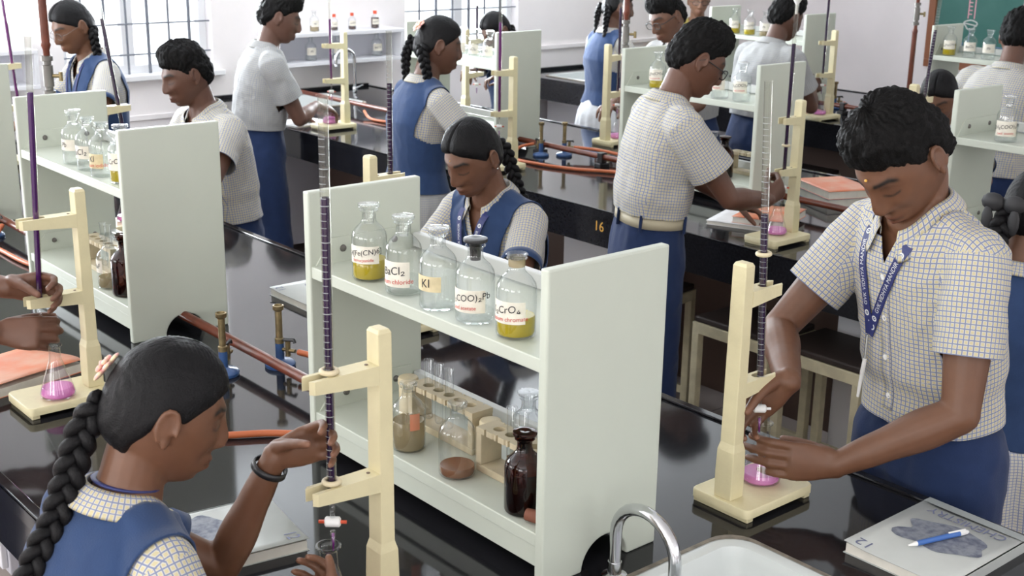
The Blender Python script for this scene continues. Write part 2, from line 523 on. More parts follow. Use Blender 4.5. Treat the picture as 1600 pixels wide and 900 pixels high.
# the plastered band that steps out below sill height, and the dado groove along the window wall
struct(MB().bb((X0, 4.63, 1.045), (X0 + .022, Y1, 1.075)), 'trim_1', M['wall'], bevel=.004)
struct(MB().bb((X0, Y0, 0.815), (X0 + .012, 2.25, 0.845)), 'trim_2', M['wall'], bevel=.003)
struct(MB().bb((X0, Y0, 0), (X0 + .015, Y1, .1)), 'baseboard_left', M['maroon'])
struct(MB().bb((X0, Y1 - .015, 0), (X1, Y1, .1)), 'baseboard_back', M['maroon'])

def window(n, y0, y1, z0, z1, mull):
    x = X0 - .1
    root = bpy.data.objects.new('window_%d' % n, None); COL.objects.link(root); tag(root, kind='structure')
    fr = MB()
    w = .045
    fr.bb((x - .03, y0, z0), (x + .03, y0 + w, z1)); fr.bb((x - .03, y1 - w, z0), (x + .03, y1, z1))
    fr.bb((x - .03, y0, z0), (x + .03, y1, z0 + w)); fr.bb((x - .03, y0, z1 - w), (x + .03, y1, z1))
    for ym in mull:
        fr.bb((x - .025, ym - .035, z0), (x + .025, ym + .035, z1))
    fr.build('window_frame', M['winframe'], root, bevel=.004)
    MB().bb((x - .004, y0 + .02, z0 + .02), (x + .004, y1 - .02, z1 - .02)).build('pane', M['pane'], root)
    g = MB()
    xb = X0 - .035
    k = int(round((y1 - y0) / .135))
    for i in range(1, k):
        yy = y0 + (y1 - y0) * i / k
        g.tube([(xb, yy, z0), (xb, yy, z1)], .0065 if i % 2 else .0095, 8)
    nz = 8
    for i in range(1, nz):
        zz = z0 + (z1 - z0) * (i - .35) / nz
        g.tube([(xb + .004, y0, zz), (xb + .004, y1, zz)], .0045, 8)
    g.build('window_grille', M['bars'], root)
    MB().bb((X0 - .12, y0 - .03, z0 - .03), (X0 + .05, y1 + .05, z0 + .002)).build('window_sill', M['winframe'], root, bevel=.005)
    return root
window(1, *W1, (1.76,)); window(2, *W2, (4.1,))
window(3, -1.8, -.6, 1.07, 2.42, (-1.2,))
def plain_window(n, axis, c, half, z0, z1):
    root = bpy.data.objects.new('window_%d' % n, None); COL.objects.link(root); tag(root, kind='structure')
    fr = MB()
    def B(a0, a1, zz0, zz1):
        if axis == 'x': fr.bb((X1 + .05, a0, zz0), (X1 + .1, a1, zz1))
        else: fr.bb((a0, Y0 - .1, zz0), (a1, Y0 - .05, zz1))
    for t in (-1, -.33, .33, 1):
        B(c + half * t - .03, c + half * t + .03, z0, z1)
    B(c - half, c + half, z0, z0 + .05); B(c - half, c + half, z1 - .05, z1)
    fr.build('window_frame', M['winframe'], root)
for i, y in enumerate((-2.2, 1.2, 4.6)): plain_window(4 + i, 'x', y, 1.15, 1.15, 2.65)
for i, x in enumerate((-3.6, -.6, 2.4)): plain_window(7 + i, 'y', x, 1.1, 1.15, 2.65)

# ---------------------------------------------------------------- green board with chalk drawings on the back wall
bd = thing('green_chalkboard', 'green chalkboard in brown wooden frame with chalk burettes drawn on it', 'chalkboard', (-2.75, Y1 - .002, 1.5))
bz0, bz1, bx0, bx1 = -.64, .75, -1.46, 1.6
MB().bb((bx0 + .05, -.02, bz0 + .05), (bx1 - .05, 0, bz1 - .05)).build('writing_surface', M['board'], bd)
fr = MB()
fr.bb((bx0, -.04, bz0), (bx1, 0, bz0 + .06)); fr.bb((bx0, -.04, bz1 - .06), (bx1, 0, bz1)); fr.bb((bx0, -.04, bz0 + .06), (bx0 + .06, 0, bz1 - .06)); fr.bb((bx1 - .06, -.04, bz0 + .06), (bx1, 0, bz1 - .06))
fr.build('board_frame', M['boardwood'], bd, bevel=.005)
for xx in (-1.10, -.66):
    c = MB()
    c.bb((xx - .03, -.0215, -.25), (xx - .022, -.02, .62)); c.bb((xx + .022, -.0215, -.25), (xx + .03, -.02, .62))
    for k in range(29): c.bb((xx - .022, -.0215, -.22 + k * .029), (xx + .004, -.02, -.212 + k * .029))
    c.build('chalk_burette', M['chalk_pink'], bd)
    c = MB()
    ring = [(xx + .05 * math.cos(a) * (1 + .25 * math.sin(3 * a)), -.021, -.295 + .035 * math.sin(a)) for a in [2 * PI * k / 20 for k in range(20)]]
    c.tube(ring, .005, 5, closed=True); c.tube([(xx - .05, -.021, -.285), (xx + .055, -.021, -.30)], .005, 5)
    c.build('chalk_tap', M['chalk_white'], bd)
    c = MB(); c.tube([(xx, -.021, -.33), (xx - .004, -.021, -.42)], .004, 5); c.tube([(xx - .05, -.021, -.43), (xx - .06, -.021, -.55), (xx + .06, -.021, -.55)], .004, 5); c.tube([(xx + .12, -.021, -.44), (xx + .3, -.021, -.45)], .004, 5)
    c.build('chalk_line', M['chalk_blue'], bd)

# ---------------------------------------------------------------- benches
BZ = 0.9
def bench(label, ya, yb, x1, sink, number=None, ny=0, cab=True):
    """top runs from the window wall to x1; sink = (x0,x1,y0,y1)"""
    r = thing('laboratory_bench', label, 'bench', (0, 0, 0), group=None)
    xa = X0 + .004
    sx0, sx1, sy0, sy1 = sink
    t = MB(); T = .03
    # top with a rounded hole for the basin
    rc = .05; k = 6
    hole = []
    for cx, cy, a0 in ((sx1 - rc, sy1 - rc, 0), (sx0 + rc, sy1 - rc, 90), (sx0 + rc, sy0 + rc, 180), (sx1 - rc, sy0 + rc, 270)):
        for i in range(k + 1):
            a = math.radians(a0 + 90 * i / k); hole.append((cx + rc * math.cos(a), cy + rc * math.sin(a)))
    outer = []
    corners = [(x1, yb), (xa, yb), (xa, ya), (x1, ya)]
    n = len(hole)
    for z, flip in ((BZ, False), (BZ - T, True)):
        vv = [(p[0], p[1], z) for p in hole] + [(c[0], c[1], z) for c in corners]
        ff = []
        for q in range(4):
            seg = [q * (k + 1) + i for i in range(k + 1)]
            for i in range(k): ff.append([n + q, seg[i + 1], seg[i]])
            nx = ((q + 1) % 4) * (k + 1)
            ff.append([n + q, n + (q + 1) % 4, nx, seg[-1]])
        t.add(vv, ff)
    vv = [(p[0], p[1], z) for z in (BZ, BZ - T) for p in hole]
    t.add(vv, [[i, (i + 1) % n, n + (i + 1) % n, n + i] for i in range(n)])
    t.bb((xa, ya - .001, BZ - T), (x1, ya + .001, BZ)); t.bb((xa, yb - .001, BZ - T), (x1, yb + .001, BZ)); t.bb((x1 - .001, ya, BZ - T), (x1 + .001, yb, BZ))
    t.build('granite_top', M['granite'], r)
    # raised drip edge round the top
    e = MB()
    e.bb((xa, ya, BZ), (x1, ya + .022, BZ + .006)); e.bb((xa, yb - .022, BZ), (x1, yb, BZ + .006)); e.bb((xa, ya + .022, BZ), (xa + .03, yb - .022, BZ + .02))
    e.build('drip_edge', M['granite'], r, bevel=.0025)
    for side, yy in (('front', ya), ('back', yb)):
        a = MB(); s_ = 1 if side == 'front' else -1
        a.bb((xa, yy + s_ * .002, BZ - .138), (x1, yy + s_ * .028, BZ - T))
        ap = a.build('granite_apron', M['granite'], r)
    # cupboards under the top, with knee spaces between them
    xx = xa + .05; i = 0
    while xx < x1 - .5:
        c = MB(); w_ = .42
        c.bb((xx, ya + .35, .08), (xx + w_, yb - .35, BZ - .14))
        cb = c.build('cupboard', M['cabinet'], r, bevel=.004)
        for s_, yy in ((-1, ya + .35), (1, yb - .35)):
            d = MB(); d.bb((xx + .012, yy + s_ * .001, .1), (xx + w_ - .012, yy + s_ * .018, BZ - .16)); dd = d.build('cupboard_door', M['cabinet2'], cb, bevel=.003)
        xx += 1.42 if cab else 1.42; i += 1
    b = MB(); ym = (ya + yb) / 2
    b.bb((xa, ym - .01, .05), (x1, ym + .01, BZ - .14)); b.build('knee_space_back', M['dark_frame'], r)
    b = MB()
    for xl in (xa + .04, x1 - .06):
        b = MB(); b.bb((xl, ya + .06, 0), (xl + .05, ya + .11, BZ - .138)); b.build('leg', M['cabinet'], r)
        b = MB(); b.bb((xl, yb - .11, 0), (xl + .05, yb - .06, BZ - .138)); b.build('leg', M['cabinet'], r)
    # basin
    s = MB(); rows = []
    for dz, ins in ((.004, -.012), (.006, -.006), (.002, .008), (-.02, .014), (-.12, .03), (-.155, .06), (-.16, .12)):
        ring = []
        for cx, cy, a0 in ((sx1 - rc, sy1 - rc, 0), (sx0 + rc, sy1 - rc, 90), (sx0 + rc, sy0 + rc, 180), (sx1 - rc, sy0 + rc, 270)):
            for i in range(k + 1):
                a = math.radians(a0 + 90 * i / k); rr = max(.008, rc - ins)
                ccx = cx; ccy = cy
                px, py = ccx + rr * math.cos(a), ccy + rr * math.sin(a)
                if ins > rc - .008:
                    ex = ins - (rc - .008); px -= ex * (1 if math.cos(math.radians(a0 + 45)) > 0 else -1); py -= ex * (1 if math.sin(math.radians(a0 + 45)) > 0 else -1)
                ring.append((px, py, BZ + dz))
        rows.append(ring)
    vv = [p for ring in rows for p in ring]
    ff = [[i * n + j, i * n + (j + 1) % n, (i + 1) * n + (j + 1) % n, (i + 1) * n + j] for i in range(len(rows) - 1) for j in range(n)]
    ff.append([(len(rows) - 1) * n + j for j in range(n)])
    s.add(vv, ff)
    bs = s.build('basin', M['sink'], r, smooth='auto')
    so = bs.modifiers.new('wall', 'SOLIDIFY'); so.thickness = .006; so.offset = 0
    MB().lathe([(.0, .0), (.022, .0), (.024, .004), (.012, .005), (0.001, .002)], 20, c=((sx0 + sx1) / 2, (sy0 + sy1) / 2, BZ - .157)).build('drain', M['chrome'], bs)
    g = MB()
    g.tube([(p[0], p[1], BZ + .002) for p in [((h[0] - (sx0 + sx1) / 2) * 1.085 + (sx0 + sx1) / 2, (h[1] - (sy0 + sy1) / 2) * 1.075 + (sy0 + sy1) / 2) for h in hole]], .0085, 6, closed=True, flat=.5)
    g.build('sealant_line', M['putty'], bs)
    if number:
        v, f = text_data(number, .055 if len(number) > 1 else .04)
        tx = MB(); tx.add([(ny + p[0], ya + .0008, BZ - .062 + p[1]) for p in v], f); tx.build('painted_number', M['gold'] if len(number) > 1 else M['dimred'], r)
    return r
bench('long black granite bench in front with the basin at its near end', -.556, .812, 1.15, (.085, .56, -.14, .385))
bench('middle black granite bench with the gold number 16 on its front edge', 2.026, 3.32, 1.15, (-5.22, -4.78, 2.33, 2.86), '16', -1.955)
bench('rear black granite bench with a faded number 3 on its front edge', 4.47, 5.74, 1.15, (-5.15, -4.6, 4.62, 5.05), '3', -3.06)

# stools pushed under the benches
def make_stool(label):
    r = thing('laboratory_stool', label, 'stool', (0, 0, 0), group=None)
    MB().bb((-.165, -.13, .585), (.165, .13, .608)).build('seat', M['seat'], r, bevel=.006)
    f = MB()
    f.bb((-.17, -.135, .545), (.17, -.11, .585)); f.bb((-.17, .11, .545), (.17, .135, .585)); f.bb((-.17, -.11, .545), (-.145, .11, .585)); f.bb((.145, -.11, .545), (.17, .11, .585))
    f.build('seat_frame', M['cream_worn'], r, bevel=.002)
    for sx in (-1, 1):
        for sy in (-1, 1):
            MB().bb((sx * .17 - sx * .03, sy * .135 - sy * .03, 0), (sx * .17, sy * .135, .546)).build('leg', M['cream_worn'], r, bevel=.002)
    for sy in (-1, 1):
        MB().bb((-.141, sy * .13 - .009, .15), (.141, sy * .13 + .009, .18)).build('stretcher', M['cream_worn'], r)
    return r
st0 = make_stool('cream stool with dark seat under the middle bench, beside the navy trousers')
st0.location = (-1.30, 2.17, 0)
dup(st0, (-.93, 2.17, 0), label='cream stool with dark seat under the middle bench, behind the forearm of the lanyard boy')
dup(st0, (-.40, 2.20, 0), .1, label='cream stool with dark seat between the lanyard boy and the girl in checked skirt')
dup(st0, (-1.88, 2.19, 0), .15, label='shaded stool under the middle bench below the painted number 16')
dup(st0, (-2.95, 4.60, 0), 0, label='stool with dark seat pushed under the rear bench below its number 3')

# ---------------------------------------------------------------- reagent racks
RW, RL, RH, TH = .271, .7205, .55, .02
def make_rack(label):
    r = thing('reagent_rack', label, 'rack', (0, 0, 0), group='white reagent racks along the benches')
    def panel(x):
        pts = [(0, 0), (.092, 0)] + [(.146 - .054 * math.cos(PI * k / 16), .054 * math.sin(PI * k / 16)) for k in range(1, 16)] + [(.2, 0), (RW, 0), (RW, RH), (0, RH)]
        MBp = MB().prism(pts, 'x', x, x + TH)
        return MBp.build('end_panel', M['panel'], r, bevel=.0035)
    panel(-TH); panel(-RL)
    xa, xb = -RL + TH, -TH
    def shelf(name, z):
        MB().bb((xa, .003, z - .024), (xb, RW - .004, z)).build(name, M['panel'], r, bevel=.002)
        MB().bb((xa, RW - .022, z + .004), (xb, RW - .004, z + .034)).build('guard_rail', M['panel_edge'], r, bevel=.002)
        for xs in (xa, xb):
            sg = 1 if xs == xa else -1
            c = MB().prism([(.012, z), (.09 if False else .05, z + .052), (RW - .03, z + .052), (RW - .03, z)], 'x', xs, xs + sg * .004).build('cleat', M['panel'], r)
            for yy in (.075, .2):
                MB().lathe([(.001, 0), (.0075, 0), (.0065, .003), (.001, .0045)], 14, c=(xs + sg * .0042, yy, z + .028), axis=(sg, 0, 0)).build('screw', M['gal'], c)
    shelf('upper_shelf', .40); shelf('lower_shelf', .093)
    a = MB().bb((xa, .009, .028), (xb, .022, .066)); a.build('plinth_board', M['panel'], r, bevel=.002)
    a = MB().bb((xa, RW - .022, .028), (xb, RW - .006, .068)); a.build('plinth_board', M['panel'], r, bevel=.002)
    return r
rk = make_rack('')
racks = [((0, 0, BZ), 'white reagent rack nearest the basin, with five bottles on its upper shelf'),
 ((-1.576, 0, BZ), 'white reagent rack on the front bench between the left stand and the boy'),
 ((-3.095, 0, BZ), 'white reagent rack cut off by the left edge of the picture on the front bench'),
 ((-.09, 2.48, BZ), 'white reagent rack at the right edge on the middle bench, behind the boy with lanyard'),
 ((-1.598, 2.48, BZ), 'white reagent rack on the middle bench behind the funnel burette'),
 ((-3.118, 2.48, BZ), 'white reagent rack on the middle bench in front of the girl at the far window'),
 ((-1.56, 4.70, BZ), 'white reagent rack on the rear bench standing in front of the green chalkboard'),
 ((-3.07, 4.70, BZ), 'white reagent rack on the rear bench beside the teacher in mustard cloth')]
for i, (p, l) in enumerate(racks):
    o = rk if i == 0 else dup(rk, p)
    o.location = p; o['label'] = l

# ---------------------------------------------------------------- reagent bottles
def curved_patch(mb, R, a0, a1, z0, z1, n=14, mi=0):
    v = []
    for i in range(n + 1):
        a = a0 + (a1 - a0) * i / n
        v += [(R * math.cos(a), R * math.sin(a), z0), (R * math.cos(a), R * math.sin(a), z1)]
    mb.add(v, [[2 * i, 2 * i + 2, 2 * i + 3, 2 * i + 1] for i in range(n)], mi)
def wrap_text(mb, body, size, R, ac, zc, slant=0.0, mi=0):
    v, f = text_data(body, size)
    mb.add([(R * math.cos(ac + p[0] / R), R * math.sin(ac + p[0] / R), zc + p[1] + slant * p[0]) for p in v], f, mi)

def bottle(label, loc, text=None, red=None, liquid=None, level=.05, facing=-1.25, stopper='flat', scale=1.0, amber=False, labw=1.9, labtop=.078, labbot=.034, paper='paper', dark_top=False, lay2=None, group='reagent bottles on the racks', tsize=.018):
    r = thing('reagent_bottle', label, 'bottle', loc, 0, group)
    r.scale = (scale,) * 3
    g = M['amber'] if amber else M['glass']
    R = .034
    prof = [(.001, .003), (R - .006, .0), (R - .0015, .002), (R, .006), (R, .083), (R - .002, .091), (R - .008, .1), (.0185, .107), (.0142, .112), (.0132, .118), (.0132, .128), (.0145, .131), (.0175, .1325), (.0175, .1345), (.0145, .136)]
    MB().lathe(prof, 36, capb=True, capt=False).build('glass_body', g, r, smooth='auto')
    s = MB()
    if stopper == 'flat':
        s.lathe([(.001, .108), (.009, .108), (.0105, .134), (.0125, .137), (.0205, .14), (.0212, .143), (.0205, .146), (.012, .1475), (.001, .1455)], 32)
    elif stopper == 'open':
        s.lathe([(.001, .120), (.0095, .121), (.0115, .136), (.014, .137), (.0185, .1395), (.0165, .1415), (.013, .139), (.010, .128), (.001, .126)], 32)
    elif stopper == 'cap':
        s.lathe([(.001, .118), (.016, .118), (.016, .142), (.014, .144), (.001, .1445)], 28)
    sm_ = M['red'] if stopper == 'cap' else (M['amber'] if amber else (M['black'] if dark_top else M['glass']))
    s.build('stopper', sm_, r, smooth='auto')
    if stopper == 'open' and liquid == 'yellow':
        MB().lathe([(.0135, .119), (.0142, .121), (.0142, .131), (.0135, .132)], 28, capb=False, capt=False).build('neck_stain', M['brownish'], r, smooth=True)
    if liquid:
        MB().lathe([(.001, .0045), (R - .004, .0045), (R - .0022, .008), (R - .0022, level - .0012), (R - .0032, level), (.001, level - .0003)], 32).build('solution', M[liquid], r, smooth='auto')
        if lay2:
            MB().lathe([(.001, level + .0004), (R - .002, level + .0004), (R - .002, level + lay2), (.001, level + lay2)], 32).build('film_above_solution', M['brownish'], r, smooth='auto')
    if text:
        lb = MB(); curved_patch(lb, R + .0005, facing - labw / 2, facing + labw / 2, labbot, labtop)
        lo = lb.build('paper_label', M[paper], r, smooth=True)
        tx = MB(); wrap_text(tx, text, tsize, R + .0011, facing, labbot + (labtop - labbot) * (.62 if red else .5), .12)
        tx.build('handwriting', M['ink'], lo)
        if red:
            tx = MB(); wrap_text(tx, red, tsize * .6, R + .0011, facing, labbot + (labtop - labbot) * .2, .05)
            tx.build('red_handwriting', M['redink'], lo)
    return r

Z1, Z2 = BZ + .4005, BZ + .0935
B = bottle
CL = 'clear glass reagent bottle '
# central rack, upper shelf
B('reagent bottle with yellow solution, farthest of five on the central rack', (-.565, .05, Z1), 'K4[Fe(CN)6]', 'ferrocyanide', 'yellow', .040, -1.0, lay2=.0, labtop=.07, labbot=.036, tsize=.0145)
B('cloudy glass reagent bottle marked BaCl2 on the central rack, second from the far end', (-.448, .046, Z1), 'BaCl\u2082', 'Barium chloride', 'water', .03, -1.25, labtop=.066, labbot=.018, tsize=.021)
B('reagent bottle with yellowed label KI, middle one of five on the central rack', (-.338, .042, Z1), 'KI', None, 'water', .064, -1.35, paper='paper_y', labtop=.064, labbot=.036, labw=1.7, tsize=.022)
B('glass reagent bottle with a dark-rimmed stopper, labelled (CH3COO)2Pb, on the central rack', (-.238, .046, Z1), '(CH\u2083COO)\u2082Pb', 'Lead acetate', 'water', .02, -1.35, dark_top=True, labtop=.062, labbot=.022, labw=2.4, tsize=.0165)
B('reagent bottle with bright yellow solution and stained neck, nearest of five on the central rack', (-.134, .05, Z1), 'K\u2082CrO\u2084', 'Potassium chromate', 'yellow', .036, -1.35, 'open', labtop=.066, labbot=.028, labw=2.2, tsize=.0175)
# left rack, upper shelf
B('clear reagent bottle marked Pb, farthest on the left rack', (-1.985, .05, Z1), 'Pb', None, 'water', .03, -1.35, labtop=.07, labbot=.04, tsize=.02)
B('clear reagent bottle marked BaCl2 with a brownish neck, second on the left rack', (-1.88, .046, Z1), 'BaCl\u2082', None, 'water', .035, -1.3, 'open', labtop=.068, labbot=.034, tsize=.022)
B('clear reagent bottle with label KI and red writing on the left rack', (-1.782, .042, Z1), 'KI', 'Potassium iodide', 'water', .058, -1.35, 'open', paper='paper_y', labtop=.062, labbot=.024, tsize=.022)
B('yellow reagent bottle almost hidden behind the end panel of the left rack', (-1.68, .05, Z1), 'K\u2082CrO\u2084', None, 'yellow', .04, -1.3)
# middle bench racks
B('reagent bottle with yellow solution and red writing behind the head of the standing boy', (-2.165, 2.535, Z1), 'K\u2084[Fe(CN)\u2086]', 'ferrocyanide', 'yellow', .035, -1.2, tsize=.015)
B('clear reagent bottle marked BaCl2 in front of the boy with glasses, middle bench', (-1.83, 2.53, Z1), 'BaCl\u2082', 'Barium', 'water', .03, -1.3, 'open')
B('clear reagent bottle marked Pb beside the end panel behind the funnel burette', (-1.725, 2.535, Z1), '(CH\u2083COO)\u2082Pb', 'Lead acetate', 'water', .03, -1.3, tsize=.016)
B('clear reagent bottle labelled (CH3COO)2Pb on the rack at the right edge', (-.645, 2.535, Z1), '(CH\u2083COO)\u2082Pb', 'Lead  acetate', 'water', .06, -1.2, labtop=.068, labbot=.02, labw=2.2, tsize=.0165)
B('yellow reagent bottle cut by the right edge of the picture', (-.535, 2.535, Z1), 'K\u2082CrO\u2084', 'chromate', 'yellow', .05, -1.2)
B('clear reagent bottle nearest the girl with the pink hair flower, far rack', (-3.44, 2.535, Z1), 'Pb', None, 'water', .05, -1.3)
B('clear reagent bottle marked BaCl2 in the middle of the rack under the far window', (-3.34, 2.535, Z1), 'BaCl\u2082', None, 'water', .05, -1.3)
B('clear reagent bottle next to the end panel of the rack under the far window', (-3.235, 2.535, Z1), 'KI', None, 'water', .06, -1.3)
B('small clear reagent bottle at the far end of the rack under the far window', (-3.56, 2.535, Z1), 'Pb', None, 'water', .04, -1.3)
# rear bench racks
B('yellow reagent bottle at the far end of the rack in front of the chalkboard', (-2.205, 4.76, Z1), 'K\u2084[Fe(CN)\u2086]', None, 'yellow', .06, -1.1, tsize=.015)
B('clear reagent bottle marked BaCl2, second on the rack in front of the chalkboard', (-2.09, 4.76, Z1), 'BaCl\u2082', None, 'water', .03, -1.1)
B('clear reagent bottle, third on the rack in front of the chalkboard', (-1.985, 4.76, Z1), 'Pb', None, 'water', .03, -1.1)
B('clear reagent bottle marked KI beside the bowed boy in front of the chalkboard', (-1.84, 4.76, Z1), 'KI', 'iodide', 'water', .03, -1.1, labtop=.06)
B('yellow reagent bottle on the rear rack beside the teacher', (-3.63, 4.75, Z1), 'K\u2082CrO\u2084', None, 'yellow', .06, -1.1)
B('reagent bottle with little yellow solution on the rear rack, second from the teacher', (-3.515, 4.75, Z1), 'K\u2084[Fe(CN)\u2086]', None, 'yellow', .035, -1.1, tsize=.015)
B('clear reagent bottle on the rear rack touching the shoulder of the grey-shirted boy', (-3.40, 4.75, Z1), 'Pb', None, 'brownish', .03, -1.1)

# lower shelves
B('small bottle of dull brown solution with an orange label, central rack lower shelf', (-.435, .045, Z2), None, None, 'brownish', .062, -1.2, 'open', scale=.95)
_o = B('round-necked bottle with reddish deposit on the lower shelf of the central rack', (-.285, .045, Z2), None, None, 'deposit', .02, -1.2, 'open', scale=1.0)
B('amber glass bottle with stopper on the lower shelf of the central rack', (-.100, .045, Z2), None, None, 'darkliq', .075, 0, 'flat', scale=1.0, amber=True)
B('clear stoppered bottle standing behind the amber bottle on the lower shelf', (-.236, .172, Z2), None, None, 'water', .04, -1.2, 'flat', scale=1.0)
B('clear stoppered bottle with brown dregs on the lower shelf of the left rack', (-1.80, .045, Z2), 'NaF', None, 'brownish', .03, -1.6, 'flat', labtop=.08, labbot=.045, labw=1.2)
B('amber glass bottle beside the end panel on the lower shelf of the left rack', (-1.708, .05, Z2), None, None, 'darkliq', .03, 0, 'flat', scale=1.12, amber=True)
B('amber glass bottle on the lower shelf behind the elbow of the standing boy', (-1.80, 2.545, Z2), None, None, 'darkliq', .06, 0, 'flat', scale=1.1, amber=True)
B('clear bottle on the lower shelf behind the amber bottle of the middle bench', (-1.90, 2.59, Z2), None, None, 'water', .04, -1.2, 'flat', scale=1.1)
for r_ in [o for o in bpy.data.objects if o.get('label', '').startswith('small bottle of dull brown')]:
    lb = MB(); curved_patch(lb, .0346, -.55, .05, .05, .085); lb.build('orange_label', M['orange'], r_, smooth=True)

# wall shelves on the window wall with their bottles
def wall_shelf(label, y0, y1, z0, z1, div):
    r = thing('wall_shelf', label, 'shelf', (X0, y0, z0))
    d = .2; L = y1 - y0; H = z1 - z0; t = .022
    MB().bb((.001, 0, H - t), (d, L, H)).build('shelf_board', M['shelf'], r, bevel=.002)
    MB().bb((.001, 0, 0), (d, L, t)).build('shelf_board', M['shelf'], r, bevel=.002)
    for yy in [0, L - t] + div:
        MB().bb((.001, yy, t), (d - .002, yy + t, H - t)).build('shelf_side', M['shelf'], r, bevel=.002)
    MB().bb((.001, t, t), (.012, L - t, H - t)).build('shelf_back', M['cabinet'], r)
    return r
wall_shelf('white wall shelf with red-capped bottles, mounted between the two windows', 2.55, 3.46, 1.075, 1.268, [])
wall_shelf('white wall shelf at the far left with a dark inside', .35, 1.15, 1.06, 1.262, [])
WS = 'bottles on the wall shelf'
xs = X0 + .11
B('clear bottle with a blue-white label on top of the wall shelf, next to the boy', (xs, 2.86, 1.2685), 'Na', None, 'brownish', .04, -.3, 'flat', group=WS, scale=.85)
B('red-capped small bottle on top of the wall shelf, first of three', (xs, 3.00, 1.2685), 'HCl', None, 'darkliq', .03, -.3, 'cap', group=WS, scale=.68)
B('red-capped small bottle on top of the wall shelf, middle of three', (xs, 3.13, 1.2685), 'HNO3', None, 'darkliq', .03, -.3, 'cap', group=WS, scale=.7)
B('red-capped dark bottle on top of the wall shelf, last of three', (xs, 3.30, 1.2685), 'H2SO4', None, 'darkliq', .09, -.3, 'cap', group=WS, scale=.75)
B('clear bottle inside the wall shelf nearest the boy', (xs, 2.83, 1.0975), 'Pb', None, 'water', .03, -.3, group=WS)
B('clear bottle in the middle inside the wall shelf', (xs, 3.02, 1.0975), 'KI', None, 'water', .03, -.3, group=WS)
B('clear bottle inside the wall shelf at its window end', (xs, 3.31, 1.0975), 'BaCl2', None, 'water', .03, -.3, group=WS)

# ---------------------------------------------------------------- test tube racks, tubes, jars
def tt_rack(label, loc, n=5, rz=0.0):
    r = thing('test_tube_rack', label, 'test tube rack', loc, rz, 'wooden test tube racks on the lower shelves')
    L, W = .205, .05
    def plate(z, name, rad):
        mb = MB()
        # plank with round holes: built as strips round each opening
        segs = []
        xs_ = [(.02 + (L - .04) * (k + .5) / n) for k in range(n)]
        xp = 0.0
        for xc in xs_:
            mb.bb((xp, 0, z), (xc - .014, W, z + .011)); xp = xc + .014
            K = 20
            ring_i = [(xc + rad * math.cos(2 * PI * q / K), W / 2 + rad * math.sin(2 * PI * q / K)) for q in range(K)]
            def sq(a):
                c, s = math.cos(a), math.sin(a); k_ = min(.014 / max(abs(c), 1e-6), (W / 2) / max(abs(s), 1e-6)); return (xc + c * k_, W / 2 + s * k_)
            ring_o = [sq(2 * PI * (q + .0) / K) for q in range(K)]
            vv = [(p[0], p[1], zz) for zz in (z, z + .011) for ring in (ring_i, ring_o) for p in ring]
            ff = []
            for q in range(K):
                q2 = (q + 1) % K
                ff += [[q, q2, K + q2, K + q], [2 * K + q2, 2 * K + q, 3 * K + q, 3 * K + q2], [q2, q, 2 * K + q, 2 * K + q2], [K + q, K + q2, 3 * K + q2, 3 * K + q]]
            mb.add(vv, ff)
        mb.bb((xp, 0, z), (L, W, z + .011))
        return mb.build(name, M['wood'], r)
    plate(.075, 'top_plank', .0115)
    MB().bb((0, 0, 0), (L, W, .014)).build('base_plank', M['wood'], r, bevel=.0015)
    for x_ in (0, L - .014):
        MB().bb((x_, 0, .014), (x_ + .014, W, .075)).build('end_block', M['wood'], r, bevel=.0015)
    return r, [(.02 + (L - .04) * (k + .5) / n) for k in range(n)]
def test_tube(label, loc, liq=None, h=.125, rad=.0085):
    r = thing('test_tube', label, 'test tube', loc, 0, 'test tubes in the wooden racks')
    prof = [(.0006, 0)] + [(rad * math.sin(a), rad - rad * math.cos(a)) for a in [PI / 2 * k / 6 for k in range(1, 7)]] + [(rad, h - .004), (rad + .0018, h - .001), (rad + .0015, h), (rad, h)]
    MB().lathe(prof, 20, capt=False).build('glass_tube', M['glass'], r, smooth=True)
    if liq:
        MB().lathe([(.0005, .001), (rad - .0015, .007), (rad - .001, .012), (rad - .001, .03), (.0005, .03)], 18).build('residue', M[liq], r, smooth=True)
    return r
def jar(label, loc):
    r = thing('lidded_jar', label, 'jar', loc, 0, 'beige lidded jars by the test tube racks')
    MB().lathe([(.001, 0), (.018, 0), (.019, .002), (.019, .08), (.015, .086)], 28).build('jar_body', M['beige'], r, smooth='auto')
    MB().lathe([(.0195, .084), (.021, .085), (.021, .098), (.019, .103), (.012, .106), (.001, .107)], 28, capb=True).build('lid', M['beige'], r, smooth='auto')
    return r
rkA, xa_ = tt_rack('wooden test tube rack with three tubes on the lower shelf, far one of two', (-.535, .115, Z2))
for k, nm in ((1, 'first'), (2, 'second'), (3, 'third')):
    test_tube('empty test tube, %s of three standing in the far wooden rack' % nm, (-.535 + xa_[k - 1], .14, Z2 + .0145))
rkB, xb_ = tt_rack('wooden test tube rack with two tubes, near one of two behind the amber bottle', (-.278, .083, Z2))
test_tube('test tube in the near wooden rack beside the beige lid', (-.278 + xb_[1], .108, Z2 + .0145), 'deposit')
test_tube('test tube in the near wooden rack next to the clear stoppered bottle', (-.278 + xb_[2], .108, Z2 + .0145), 'deposit')
jar('beige lidded jar at the far end of the lower shelf behind the small brown bottle', (-.575, .145, Z2)).scale = (1, 1, .78)
jar('beige domed jar standing between the two wooden test tube racks', (-.304, .138, Z2)).scale = (1, 1, .74)
rkC, xc_ = tt_rack('wooden test tube rack on the lower shelf of the left rack', (-2.06, .072, Z2))
test_tube('test tube in the rack on the left lower shelf, farther one', (-2.06 + xc_[2], .097, Z2 + .0145))
test_tube('test tube in the rack on the left lower shelf, nearer one', (-2.06 + xc_[3], .097, Z2 + .0145))
